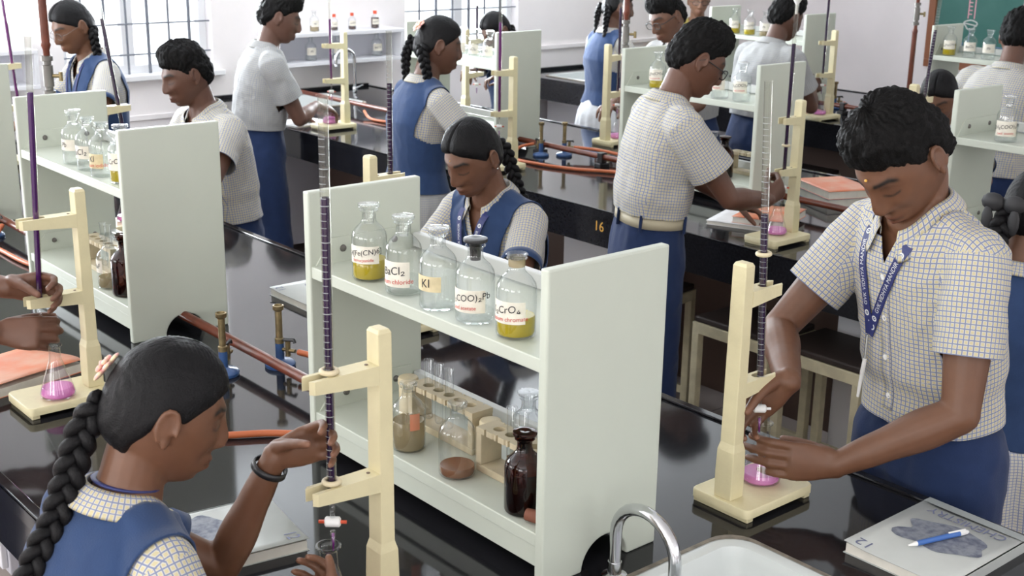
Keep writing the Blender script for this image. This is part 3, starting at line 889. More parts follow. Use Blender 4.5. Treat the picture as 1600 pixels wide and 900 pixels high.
tt_rack('wooden test tube rack beside the amber bottle on the middle bench', (-1.86, 2.64, Z2))
tt_rack('wooden test tube rack on the lower shelf behind the girl with the long plait', (-.66, 2.60, Z2))
s_ = thing('rubber_bung', 'dark reddish rubber bung lying by the amber bottle', 'stopper', (-.045, .03, Z2 + .0125))
MB().lathe([(.001, -.022), (.0105, -.022), (.0125, .02), (.001, .02)], 24, axis=(.9, .35, 0)).build('bung', M['cork'], s_, smooth='auto')

# ---------------------------------------------------------------- burette stands, burettes, flasks
def stand(label, loc, rz, arm=.12, hole=.08, post_t=(.034, .026)):
    """origin on the bench under the post; the arms and the base reach along local -Y"""
    r = thing('burette_stand', label, 'burette stand', loc, rz, 'cream wooden burette stands')
    b = MB()
    w = .070; y0, y1 = .028, -.172
    def rr(ins, z):
        pts = []
        for cx, cy, a0 in ((w - .014, y0 - .014, 0), (-w + .014, y0 - .014, 90), (-w + .014, y1 + .014, 180), (w - .014, y1 + .014, 270)):
            for i in range(5):
                a = math.radians(a0 + 22.5 * i); pts.append((cx + (.014 - ins) * math.cos(a), cy + (.014 - ins) * math.sin(a), z))
        return pts
    rows = [rr(.0, .010), rr(.0, .0245), rr(.002, .027)]
    n = len(rows[0]); vv = [p for q in rows for p in q]
    b.add(vv, [[i * n + j, i * n + (j + 1) % n, (i + 1) * n + (j + 1) % n, (i + 1) * n + j] for i in range(2) for j in range(n)] + [list(range(n))[::-1], [2 * n + j for j in range(n)]])
    base = b.build('base_board', M['cream'], r, smooth='auto')
    for yy in (y0 - .024, y1 + .006):
        MB().bb((-w + .004, yy, .0), (w - .004, yy + .018, .0105)).build('foot_batten', M['cream'], base, bevel=.002)
    # post, thicker at its foot
    px, py = post_t[0] / 2, post_t[1] / 2
    p = MB(); z0 = .027
    sec = [(px * .95 + .004, py + .005, z0), (px + .004, py + .005, z0 + .05), (px + .003, py + .004, z0 + .095), (px, py, z0 + .11), (px * .93, py * .93, .478), (px * .93 - .003, py * .93 - .003, .484)]
    vv = []
    for a, c, z in sec: vv += [(-a, -c, z), (a, -c, z), (a, c, z), (-a, c, z)]
    ff = [[4 * i + j, 4 * i + (j + 1) % 4, 4 * i + 4 + (j + 1) % 4, 4 * i + 4 + j] for i in range(len(sec) - 1) for j in range(4)] + [[3, 2, 1, 0], [4 * len(sec) - 4 + j for j in range(4)]]
    p.add(vv, ff); p.build('post', M['cream'], r, bevel=.0015)
    for za in (.43, .255):
        a = MB()
        hw = .0165; g = .0095
        yb = -py * .9
        # fork: a block from the post, then two prongs round the glass
        out = [(-hw, yb), (-hw, -arm + .006), (-hw + .006, -arm), (-g, -arm), (-g, -hole)]
        out += [(-g * math.cos(t), -hole + g * math.sin(t)) for t in [PI * k / 10 for k in range(1, 10)]]
        out += [(g, -hole), (g, -arm), (hw - .006, -arm), (hw, -arm + .006), (hw, yb)]
        # underside rises towards the tip
        nn = len(out); vv = [(q[0], q[1], za) for q in out] + [(q[0], q[1], za - .030 + .010 * max(0, (-q[1] - py) / (arm - py))) for q in out]
        a.add(vv, [list(range(nn)), list(range(nn, 2 * nn))[::-1]] + [[i, (i + 1) % nn, nn + (i + 1) % nn, nn + i] for i in range(nn)])
        ao = a.build('clamp_arm', M['cream'], r)
        MB().lathe([(.0003, 0), (.003, 0), (.003, .0008), (.0003, .001)], 10, c=(.0, yb - .012, za)).build('screw_head', M['dark_frame'], ao)
    return r
def burette(label, base, top, tip, fill, liq='purple', ticks=True, funnel=False, ring=None, tap='red', leanx=(0, 0), rad=.0072, group='burettes clamped in the stands'):
    """base = (x,y): where the glass crosses z=1.33; lean = offset per metre"""
    r = thing('burette', label, 'burette', (base[0], base[1], BZ), 0, group)
    def P(z): return Vector(((z - 1.33) * leanx[0], (z - 1.33) * leanx[1], z - BZ))
    ax = (P(1.7) - P(1.2)).normalized()
    zb = tip + .085
    L = top - zb
    MB().lathe([(rad * .5, -.004), (rad, .008), (rad, L - .002), (rad + .0015, L)], 20, c=P(zb), axis=ax, capb=False, capt=False).build('glass_tube', M['glass_burette'], r, smooth=True)
    MB().lathe([(.0005, .0), (rad * .8, .008), (rad * .86, fill - zb), (.0005, fill - zb - .002)], 18, c=P(zb), axis=ax).build('solution', M[liq], r, smooth='auto')
    if ticks:
        t = MB(); k = 0
        z = zb + .03
        while z < top - .06:
            full = k % 5 == 0
            U, V = basis(ax)
            a0, a1 = (-.2, 2.6) if full else (.3, 1.9)
            for q in range(6):
                pass
            vv = []; nseg = 8
            for q in range(nseg + 1):
                a = -2.3 + (a0 + (a1 - a0) * q / nseg)
                d = Vector((math.cos(a), math.sin(a), 0)) * (rad + .0003)
                vv += [P(z) + d, P(z) + d + Vector((0, 0, .0011 if full else .0008))]
            t.add(vv, [[2 * q, 2 * q + 2, 2 * q + 3, 2 * q + 1] for q in range(nseg)])
            z += .0105; k += 1
        t.build('graduation_marks', M['tick2'], r)
    # stopcock and jet
    MB().tube([P(zb - .001), P(zb - .03)], [rad * .55, .0038], 14).build('lower_stem', M['glass'], r, smooth=True)
    zc = zb - .036
    s = MB(); s.lathe([(.0055, -.012), (.008, -.010), (.008, .010), (.0055, .012)], 18, c=P(zc), axis=RT3); st = s.build('stopcock', M['white'], r, smooth='auto')
    key = MB(); key.tube([P(zc) - RT3 * .021, P(zc) + RT3 * .021], .0028, 10); key.build('stopcock_key', M['red' if tap == 'red' else 'white'], st, smooth=True)
    MB().lathe([(.0012, -.001), (.0035, .012), (.0042, .034)], 14, c=P(tip), axis=ax, capb=False).build('jet', M['glass'], r, smooth=True)
    MB().lathe([(.0004, 0), (.0013, .001), (.0024, .03), (.0004, .03)], 10, c=P(tip), axis=ax).build('solution_in_jet', M[liq if liq != 'purple' else 'pinkish_purple'], r, smooth=True)
    for rz_ in ([ring] if isinstance(ring, float) else (ring or [])):
        ring = rz_
        c = [P(ring) + (basis(ax)[0] * math.cos(a) + basis(ax)[1] * math.sin(a)) * (rad + .004) for a in [2 * PI * k / 20 for k in range(20)]]
        MB().tube(c, .0042, 10, closed=True).build('rubber_ring', M['beige'], r, smooth=True)
    if funnel:
        MB().lathe([(.004, -.03), (.0045, .0), (.009, .008), (.026, .036), (.0275, .037), (.0245, .034), (.006, .008)], 26, c=P(top), axis=ax, capb=False, capt=False).build('funnel', M['white'], r, smooth=True)
    return r
RT3 = Vector((.65, .76, 0))
def flask(label, loc, level=.022, liq='pink', scale=1.0, tilt=None):
    r = thing('conical_flask', label, 'flask', loc, 0, 'conical flasks under the burettes')
    r.scale = (scale,) * 3
    if tilt: r.rotation_euler = tilt
    R = .0385
    prof = [(.001, .002), (R - .006, 0), (R - .001, .003), (R, .009), (R - .0015, .016), (.0148, .082), (.0128, .090), (.0125, .112), (.014, .116), (.0172, .118), (.0172, .1205), (.0145, .121)]
    MB().lathe(prof, 36, capt=False).build('glass_body', M['glass'], r, smooth='auto')
    Rl = R - .0025 - (level - .016) * .36 if level > .016 else R - .002
    MB().lathe([(.001, .0035), (R - .006, .0035), (R - .0025, .007), (R - .0022, .011), (R - .0035, .0165), (Rl, level - .001), (Rl - .001, level), (.001, level - .0004)], 36).build('solution', M[liq], r, smooth='auto')
    return r

ST = [  # x, y, rz, arm, hole
 ('cream burette stand nearest the camera, in front of the girl with the hair clip', -.097, -.250, 0, .128, .088),
 ('cream burette stand at the left, worked by the two hands', -1.297, -.222, 0, .135, .085),
 ('cream burette stand in front of the boy with the lanyard', -.005, .475, PI, .10, .058),
 ('cream burette stand behind the central rack, before the girl in the vest', -1.248, .515, PI, .10, .062),
 ('cream burette stand half hidden behind the far panel of the left rack', -2.745, .43, PI, .115, .075),
 ('cream burette stand with the funnel burette, before the standing boy in glasses', -1.245, 2.262, 0, .10, .062),
 ('cream burette stand by the window-end basin before the boy at the wall shelf', -4.115, 2.30, 0, .125, .08),
 ('cream burette stand before the girl with the pink hair flower', -2.79, 2.30, 0, .115, .075),
 ('cream burette stand on the far side of the middle bench beside the red riser pipe', -2.955, 3.03, PI, .115, .075),
 ('cream burette stand against the second window on the far side of the middle bench', -3.93, 2.94, PI, .115, .075),
 ('cream burette stand before the bowed girl behind the lanyard boy', -1.262, 2.97, PI, .115, .075),
 ('cream burette stand of the grey-shirted boy on the rear bench', -2.845, 4.66, 0, .125, .08),
 ('cream burette stand at the far left edge of the picture', -4.11, .545, PI, .125, .09)]
for l, x, y, rz, arm, hole in ST: stand(l, (x, y, BZ), rz, arm, hole)
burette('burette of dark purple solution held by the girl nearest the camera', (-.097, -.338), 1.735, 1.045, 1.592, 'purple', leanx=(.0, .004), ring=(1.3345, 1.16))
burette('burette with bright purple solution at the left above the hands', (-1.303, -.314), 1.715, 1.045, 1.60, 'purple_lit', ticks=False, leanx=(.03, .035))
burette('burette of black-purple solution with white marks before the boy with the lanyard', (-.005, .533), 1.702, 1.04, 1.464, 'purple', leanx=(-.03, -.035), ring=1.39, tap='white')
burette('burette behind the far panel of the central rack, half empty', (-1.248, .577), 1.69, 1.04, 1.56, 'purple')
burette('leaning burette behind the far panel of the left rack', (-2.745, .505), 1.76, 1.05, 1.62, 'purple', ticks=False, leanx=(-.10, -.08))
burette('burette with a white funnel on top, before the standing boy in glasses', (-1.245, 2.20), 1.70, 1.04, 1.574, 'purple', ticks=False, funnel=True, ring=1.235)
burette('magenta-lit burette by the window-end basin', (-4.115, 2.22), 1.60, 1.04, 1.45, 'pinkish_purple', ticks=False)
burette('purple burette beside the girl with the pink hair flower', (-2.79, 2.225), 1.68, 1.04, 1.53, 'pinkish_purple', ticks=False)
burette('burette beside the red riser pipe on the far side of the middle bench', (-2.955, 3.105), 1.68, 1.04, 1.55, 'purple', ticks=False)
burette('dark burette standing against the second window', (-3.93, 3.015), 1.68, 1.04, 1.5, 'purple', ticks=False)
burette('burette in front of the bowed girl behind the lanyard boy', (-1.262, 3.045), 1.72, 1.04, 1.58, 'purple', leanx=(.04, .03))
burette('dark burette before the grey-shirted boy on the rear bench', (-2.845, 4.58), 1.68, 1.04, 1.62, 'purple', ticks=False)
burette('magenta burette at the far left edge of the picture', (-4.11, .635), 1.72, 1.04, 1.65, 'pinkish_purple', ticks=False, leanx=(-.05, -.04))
FZ = BZ + .0275
flask('flask under the nearest burette, held by the girl with the hair clip', (-.090, -.352, FZ), scale=1.12)
flask('flask with pink solution at the left under the two hands', (-1.272, -.312, FZ), .024)
flask('flask with pale pink solution gripped by the boy with the lanyard', (-.010, .575, FZ), .02)
flask('flask with pink solution before the standing boy in glasses', (-1.253, 2.19, FZ), .02)
flask('flask glowing magenta by the window-end basin', (-4.13, 2.215, FZ), .03)
flask('flask with pink solution before the grey-shirted boy on the rear bench', (-2.85, 4.585, FZ), .02)
flask('flask behind the left rack, before the boy looking down', (-2.745, .51, FZ), .02)
flask('flask on the far stand beside the red riser pipe', (-2.955, 3.115, FZ), .02)
flask('flask in front of the bowed girl behind the lanyard boy', (-1.262, 3.05, FZ), .02)
flask('flask hidden in front of the girl in the vest', (-1.248, .58, FZ), .02)

# ---------------------------------------------------------------- gas pipes, valves, burners, hoses
def gas_pipe(label, y, x0, x1, riser_x, blocks, valves=True):
    r = thing('gas_pipe', label, 'pipe', (riser_x, y, BZ)); o = Vector((riser_x, y, BZ))
    MB().tube([Vector((x0, y, BZ + .048)) - o, Vector((x1, y, BZ + .048)) - o], .0125, 16).build('horizontal_run', M['copper'], r, smooth='auto')
    MB().tube([(0, 0, .048), (0, 0, .50)], .0135, 16).build('riser', M['copper'], r, smooth='auto')
    MB().lathe([(.0135, .485), (.0155, .5), (.010, .515), (.010, .535)], 18, capb=False).build('reducer', M['copper'], r, smooth='auto')
    v = MB()
    v.lathe([(.012, .53), (.0175, .532), (.0175, .545), (.012, .547), (.012, .556), (.0155, .558), (.0155, .62), (.012, .622), (.012, .632), (.0175, .634), (.0175, .647), (.012, .649)], 12)
    vo = v.build('ball_valve', M['gal'], r, smooth='auto')
    h = MB(); h.tube([(.012, .010, .59), (.030, .026, .59)], .006, 10); h.tube([(.030, .026, .575), (.030, .026, .602)], .006, 10); h.build('valve_handle', M['brass'], vo, smooth='auto')
    MB().lathe([(.010, .645), (.010, .665), (.0155, .68), (.0135, .69)], 18, capb=False, capt=False).build('reducer', M['copper'], r, smooth='auto')
    MB().tube([(0, 0, .688), (0, 0, ZC - BZ - .005)], .0135, 16).build('drop_pipe', M['copper'], r, smooth='auto')
    for bx in blocks:
        b = MB(); b.bb((bx - riser_x - .02, -.03, 0), (bx - riser_x + .02, .03, .022)); b.bb((bx - riser_x - .016, -.017, .022), (bx - riser_x + .016, .017, .068))
        b.build('pipe_block', M['black'], r, bevel=.004)
    return r
PY1, PY2, PY3 = .146, 2.626, 4.846
gas_pipe('red gas pipe along the front bench with its riser behind the left rack', PY1, -5.3, -.05, -2.395, (-2.56, -.86))
gas_pipe('red gas pipe along the middle bench, its riser rising left of the standing boy', PY2, -5.1, .9, -2.445, (-2.97, -2.56, -1.0))
gas_pipe('red gas pipe along the rear bench with its riser beside the chalkboard', PY3, -5.0, .9, -2.47, (-2.88, -2.6))

def burner(label, loc, rz=0, tap=True):
    r = thing('bunsen_burner', label, 'burner', loc, rz, 'blue-footed bunsen burners')
    MB().lathe([(.001, 0), (.036, 0), (.0375, .003), (.0375, .008), (.033, .013), (.013, .018), (.0105, .02), (.0105, .062), (.0001, .062)], 32, capb=False).build('blue_foot', M['blue_enamel'], r, smooth='auto')
    MB().lathe([(.011, .06), (.011, .072), (.0085, .074), (.0085, .142), (.0125, .145), (.0135, .147), (.0135, .156), (.010, .157), (.008, .15)], 26, capb=False).build('barrel', M['brass'], r, smooth='auto')
    if tap:
        t = MB(); t.tube([(.009, 0, .045), (.045, 0, .045)], .005, 10); t.tube([(.024, 0, .03), (.024, 0, .068)], .0065, 10)
        to = t.build('gas_inlet', M['brass'], r, smooth='auto')
        MB().tube([(.012, 0, .070), (.042, 0, .073), (.044, 0, .066)], .0045, 8).build('lever', M['black'], to, smooth='auto')
    return r
burner('blue-footed bunsen burner beside the pipe, close to the head of the nearest girl', (-1.235, .075, BZ), 2.2)
burner('blue-footed bunsen burner with black lever between the left and the central racks', (-1.205, .212, BZ), .45)
burner('blue-footed bunsen burner on the middle bench with a curled hose, left of two', (-2.925, 2.59, BZ), 3.0)
burner('blue-footed bunsen burner on the middle bench, right of two', (-2.865, 2.68, BZ), .5)
burner('blue-footed bunsen burner on the middle bench behind the girl with the hair flower', (-4.05, 2.70, BZ), .5)
burner('blue-footed bunsen burner at the far left on the front bench', (-2.90, .10, BZ), .5)
burner('blue-footed bunsen burner on the rear bench behind the grey-shirted boy', (-3.05, 5.0, BZ), .5)
def hose(label, pts, rad=.0075):
    r = thing('rubber_hose', label, 'hose', (pts[0][0], pts[0][1], BZ))
    P = [Vector(p) for p in pts]; out = []
    for i in range(len(P) - 1):
        p0, p1, p2, p3 = P[max(i - 1, 0)], P[i], P[i + 1], P[min(i + 2, len(P) - 1)]
        for k in range(8):
            t = k / 8
            out.append(.5 * ((2 * p1) + (p2 - p0) * t + (2 * p0 - 5 * p1 + 4 * p2 - p3) * t * t + (-p0 + 3 * p1 - 3 * p2 + p3) * t ** 3))
    out.append(P[-1]); o = Vector((pts[0][0], pts[0][1], BZ))
    MB().tube([p - o for p in out], rad, 12).build('hose_tube', M['hose'], r, smooth='auto')
    return r
zf = BZ + .0085
hose('orange hose curving over the bench in front of the central rack', [(-1.26, .06, BZ + .045), (-1.25, -.03, zf), (-1.08, -.13, zf), (-.92, -.14, zf), (-.83, -.02, zf), (-.73, .07, zf), (-.60, .11, zf), (-.45, .11, zf)])
hose('short orange hose from the lever burner into the arch of the central rack', [(-1.155, .235, BZ + .045), (-1.08, .255, BZ + .04), (-.96, .23, BZ + .025), (-.80, .17, BZ + .012), (-.66, .165, BZ + .0085)])
hose('orange hose looped round the left burner of the middle bench', [(-2.975, 2.59, BZ + .05), (-3.0, 2.52, BZ + .035), (-2.93, 2.43, zf), (-2.77, 2.42, zf), (-2.58, 2.47, zf), (-2.44, 2.56, zf), (-2.33, 2.60, zf)])
hose('orange hose running from the right burner of the middle bench to its pipe', [(-2.82, 2.70, BZ + .045), (-2.7, 2.76, BZ + .04), (-2.54, 2.78, BZ + .03), (-2.40, 2.72, BZ + .02), (-2.28, 2.665, zf)])
hose('orange hose lying across the middle bench by the window-end basin', [(-4.36, 2.58, BZ + .03), (-4.22, 2.53, zf), (-4.05, 2.56, zf), (-3.9, 2.62, zf), (-3.75, 2.63, zf)])
hose('orange hose at the far left on the front bench', [(-2.86, .12, BZ + .045), (-2.78, .06, zf), (-2.62, .05, zf), (-2.45, .06, zf), (-2.32, .10, zf)])
hose('red hose on the rear bench by the flask of the grey-shirted boy', [(-3.0, 5.02, BZ + .04), (-2.88, 4.98, zf), (-2.7, 4.86 - .06, zf), (-2.45, 4.77, zf), (-2.25, 4.82, zf)])
hose('second orange hose at the far left edge of the front bench', [(-2.62, .22, zf), (-2.5, .24, zf), (-2.38, .19, zf), (-2.28, .155, zf)])

# ---------------------------------------------------------------- taps
def tap(label, loc, rz, rise=.11, reach=.15, lever=True):
    r = thing('water_tap', label, 'tap', loc, rz)
    MB().lathe([(.001, 0), (.022, 0), (.022, .005), (.012, .009), (.012, .03)], 24).build('tap_base', M['chrome'], r, smooth='auto')
    pts = [(0, 0, .025), (0, 0, rise)]
    for k in range(1, 15):
        a = PI * k / 14
        pts.append((reach / 2 - reach / 2 * math.cos(a), 0, rise + reach / 2 * math.sin(a) * .9))
    pts.append((reach, 0, rise - .022))
    MB().tube(pts, .0105, 16).build('swan_neck', M['chrome'], r, smooth='auto')
    MB().lathe([(.0092, 0), (.0105, .002), (.0092, .004), (.0105, .006), (.0092, .008), (.0105, .010), (.0092, .014)], 18, c=(reach, 0, rise - .036)).build('nozzle', M['chrome'], r, smooth='auto')
    if lever:
        h = MB(); h.lathe([(.013, .03), (.015, .034), (.015, .062), (.012, .068)], 18); h.tube([(0, .01, .06), (-.01, .07, .085)], [.006, .005], 10); h.build('tap_handle', M['chrome'], r, smooth='auto')
    return r
tap('chrome swan-neck tap over the white basin at the front', (.045, .125, BZ), -.05, .085, .14, False)
tap('chrome swan-neck tap by the window at the end of the middle bench', (-4.98, 2.93, BZ), -PI / 2, .23, .13)
tap('chrome swan-neck tap at the window end of the rear bench', (-4.95, 5.17, BZ), -PI / 2, .23, .13)

# ---------------------------------------------------------------- books and pen
def blob_outline(n, rx, ry, seed):
    q = random.Random(seed); ph = [q.uniform(0, 6.3) for _ in range(5)]
    return [(rx * math.cos(a) * (1 + sum(.07 * math.sin((j + 2) * a + ph[j]) for j in range(5))), ry * math.sin(a) * (1 + sum(.07 * math.sin((j + 2) * a + ph[4 - j]) for j in range(5)))) for a in [2 * PI * k / n for k in range(n)]]
def chem_book(label, loc, rz, w=.203, h=.272, t=.02, pages=True):
    """cover lies in XY, title along the +Y end"""
    r = thing('textbook', label, 'book', loc, rz, 'grey-white chemistry textbooks')
    MB().bb((-w / 2 + .002, -h / 2 + .003, .0012), (w / 2 - .003, h / 2 - .003, t - .0012)).build('page_block', M['book_edge'], r)
    c = MB()
    nx = 10
    v = []
    for i in range(nx + 1):
        x = -w / 2 + w * i / nx
        lift = .004 * max(0, (x - w * .2) / (w * .3)) ** 2
        for y in (-h / 2, h / 2): v.append((x, y, t + lift))
    c.add(v, [[2 * i, 2 * i + 2, 2 * i + 3, 2 * i + 1] for i in range(nx)])
    co = c.build('front_cover', M['paper_cover'], r, smooth=True)
    so = co.modifiers.new('card', 'SOLIDIFY'); so.thickness = .0012; so.offset = -1
    c = MB().bb((-w / 2 - .001, -h / 2, 0), (-w / 2 + .003, h / 2, t)); c.bb((-w / 2, -h / 2, 0), (w / 2, h / 2, .0012)); c.build('spine_and_back', M['paper_cover'], r)
    zt = t + .0004
    def lifted(p, dz=0): 
        return (p[0], p[1], zt + dz + .004 * max(0, (p[0] - w * .2) / (w * .3)) ** 2)
    v, f = text_data('CHEMISTRY', .032)
    m_ = MB().add([lifted((p[0] * .92, -h * .355 + p[1]), .0004) for p in v], f); m_.build('cover_title', M['grey_print'], co)
    v, f = text_data('12', .034)
    m_ = MB().add([lifted((w * .36 + p[0], h * .42 + p[1]), .0004) for p in v], f); m_.build('cover_number', M['grey_print'], co)
    ol = blob_outline(40, .080, .054, 5)
    m_ = MB().add([lifted((0, -.01), .0003)] + [lifted((p[0] + .0, p[1] - .012 + p[0] * .12), .0003) for p in ol], [[0, 1 + k, 1 + (k + 1) % 40] for k in range(40)]); m_.build('cover_picture', M['rock'], co)
    m_ = MB().add([lifted(p, .0003) for p in ((-w / 2, -h / 2), (w / 2, -h / 2), (w / 2, -h / 2 + .022), (-w / 2, -h / 2 + .022))], [[0, 1, 2, 3]]); m_.build('cover_band', M['cover_band'], co)
    return r
M['paper_cover'] = mat('book_cover', (0.47, 0.49, 0.475), 0.45, 0.4, noise_amt=0.06, noise_scale=12)
M['cover_band'] = mat('book_cover_band', (0.30, 0.325, 0.325), 0.45)
def lin_book(label, loc, rz, w, h, t, cover, cat='book', name='notebook', lift=0.0, group=None):
    r = thing(name, label, cat, loc, rz, group)
    MB().bb((-w / 2 + .003, -h / 2 + .003, .001), (w / 2 - .003, h / 2 - .003, t - .001)).build('page_block', M['book_edge'], r)
    c = MB(); v = []; n = 8
    for i in range(n + 1):
        for j in range(n + 1):
            x = -w / 2 + w * i / n; y = -h / 2 + h * j / n
            v.append((x, y, t + lift * (.5 + .5 * math.sin(6 * i / n + 2.1 * j / n + 1)) * (i / n) + .0006))
    c.add(v, [[i * (n + 1) + j, (i + 1) * (n + 1) + j, (i + 1) * (n + 1) + j + 1, i * (n + 1) + j + 1] for i in range(n) for j in range(n)])
    co = c.build('front_cover', M[cover], r, smooth=True); so = co.modifiers.new('card', 'SOLIDIFY'); so.thickness = .001; so.offset = -1
    MB().bb((-w / 2, -h / 2, 0), (w / 2, h / 2, .001)).build('back_cover', M[cover], r)
    return r
tb = chem_book('chemistry textbook on the right of the front bench with a blue pen lying on it', (.338, .640, BZ), PI / 2 + PI / 2)
chem_book('chemistry textbook with 12 on its cover in front of the nearest girl', (-.478, -.345, BZ), -.16)
chem_book('chemistry textbook on the bench behind the central rack, half hidden', (-1.645, .63, BZ), PI)
pn = thing('ballpoint_pen', 'blue ballpoint pen lying on the chemistry textbook', 'pen', (.342, .638, BZ + .0265))
_d = Vector((-.02, .135, 0)).normalized(); _d = Vector((.28, .96, 0)).normalized()
MB().tube([_d * -.052, _d * .045], .0048, 14).build('barrel', M['pen_blue'], pn, smooth='auto')
MB().tube([_d * -.070, _d * -.052], [.0015, .0046], 14).build('pen_tip', M['white'], pn, smooth='auto')
MB().tube([_d * .045, _d * .062, _d * .066], [.0047, .0042, .002], 14).build('push_button', M['white'], pn, smooth='auto')
MB().tube([_d * .058 + Vector((0, 0, .0056)), _d * .02 + Vector((0, 0, .0064))], .0016, 8).build('clip', M['white'], pn, smooth='auto')
lin_book('crumpled orange-covered notebook at the left edge of the front bench', (-1.53, -.33, BZ), .25, .21, .26, .022, 'orange', lift=.012)
lin_book('thick orange record book on the middle bench behind the lanyard boy', (-1.545, 2.93, BZ + .0305), 1.15, .21, .27, .03, 'orange', lift=.0)
lin_book('dark-edged book under the orange record book on the middle bench', (-1.545, 2.93, BZ), 1.15, .215, .275, .03, 'grey_print', 'book', 'hardback_book')
lin_book('orange notebook under the forearm of the standing boy in glasses', (-1.44, 2.50 - .11, BZ + .0145), .35, .20, .25, .022, 'orange', lift=.006)
lin_book('open white notes lying below the orange notebook of the standing boy', (-1.50, 2.365, BZ), .35, .25, .28, .014, 'page')
lin_book('small red notebook beside the arm of the grey-shirted boy', (-3.04, 4.66, BZ), .2, .17, .22, .02, 'orange')
lin_book('white paper lying by the window-end basin under the arm of the boy', (-4.36, 2.19, BZ), .2, .2, .26, .006, 'page', 'paper', 'loose_papers')

# ================================================================ people
def V3(p): return np.array(p, float)
def nrm(v): v = V3(v); return v / max(np.linalg.norm(v), 1e-9)
def rings_mesh(mb, rings, cap=True):
    """rings: list of arrays (n,3)"""
    n = len(rings[0]); v = [tuple(p) for r in rings for p in r]
    f = [[i * n + j, i * n + (j + 1) % n, (i + 1) * n + (j + 1) % n, (i + 1) * n + j] for i in range(len(rings) - 1) for j in range(n)]
    if cap:
        f += [list(range(n))[::-1], [(len(rings) - 1) * n + j for j in range(n)]]
    mb.add(v, f)
def ring(c, u, v, ru, rv, n=28, rvb=None):
    a = np.linspace(0, 2 * PI, n, endpoint=False)
    rvv = np.where(np.sin(a) > 0, rv, rv if rvb is None else rvb)
    return c + np.outer(np.cos(a) * ru, u) + np.outer(np.sin(a) * rvv, v)
def limb(mb, pts, rad, n=16, cap_s=True, cap_e=True, sub=5, flat=None):
    """smooth tapered tube through the joints, rounded at both ends"""
    P = [V3(p) for p in pts]; out = []; rr = []
    for i in range(len(P) - 1):
        p0, p1, p2, p3 = P[max(i - 1, 0)], P[i], P[i + 1], P[min(i + 2, len(P) - 1)]
        for k in range(sub):
            t = k / sub
            # slightly tightened spline so that joints stay bent
            q = .5 * ((2 * p1) + (p2 - p0) * t + (2 * p0 - 5 * p1 + 4 * p2 - p3) * t * t + (-p0 + 3 * p1 - 3 * p2 + p3) * t ** 3)
            q = .45 * q + .55 * (p1 + (p2 - p1) * t)
            out.append(q); rr.append(rad[i] + (rad[i + 1] - rad[i]) * (t * t * (3 - 2 * t)))
    out.append(P[-1]); rr.append(rad[-1])
    if cap_s:
        d = nrm(out[0] - out[1]); o0, r0 = out[0], rr[0]
        for c in (.5, .85, .985): out.insert(0, o0 + d * r0 * c); rr.insert(0, r0 * math.sqrt(1 - c * c))
    if cap_e:
        d = nrm(out[-1] - out[-2]); o0, r0 = out[-1], rr[-1]
        for c in (.5, .85, .985): out.append(o0 + d * r0 * c); rr.append(r0 * math.sqrt(1 - c * c))
    mb.tube([Vector(p) for p in out], [float(x) for x in rr], n)

def vox(mb, voxel, smooth=3, name='body'):
    me = bpy.data.meshes.new(name); me.from_pydata([tuple(map(float, p)) for p in mb.v], [], mb.f)
    bm = bmesh.new(); bm.from_mesh(me); bmesh.ops.recalc_face_normals(bm, faces=bm.faces); bm.to_mesh(me); bm.free()
    ob = bpy.data.objects.new(name, me); COL.objects.link(ob)
    m_ = ob.modifiers.new('r', 'REMESH'); m_.mode = 'VOXEL'; m_.voxel_size = voxel
    if smooth:
        s_ = ob.modifiers.new('s', 'SMOOTH'); s_.factor = .5; s_.iterations = smooth
    dg = bpy.context.evaluated_depsgraph_get()
    out = bpy.data.meshes.new_from_object(ob.evaluated_get(dg))
    bpy.data.objects.remove(ob); bpy.data.meshes.remove(me)
    return out
def get_co(me):
    a = np.empty(len(me.vertices) * 3); me.vertices.foreach_get('co', a); return a.reshape(-1, 3)
def set_co(me, a):
    me.vertices.foreach_set('co', a.ravel()); me.update()
def get_no(me):
    a = np.empty(len(me.vertices) * 3); me.vertices.foreach_get('normal', a); return a.reshape(-1, 3)
def obj_from(me, name, mats, parent, org):
    co = get_co(me) - org; set_co(me, co)
    me.materials.clear()
    for m_ in (mats if isinstance(mats, (list, tuple)) else [mats]): me.materials.append(m_)
    me.polygons.foreach_set('use_smooth', [True] * len(me.polygons))
    o = bpy.data.objects.new(name, me); COL.objects.link(o); o.parent = parent
    me.name = name
    return o
def part(mb, name, m_, parent, org, smooth='auto', **k):
    mb.v = [tuple(V3(p) - org) for p in mb.v]
    return mb.build(name, m_, parent, smooth=smooth, **k)

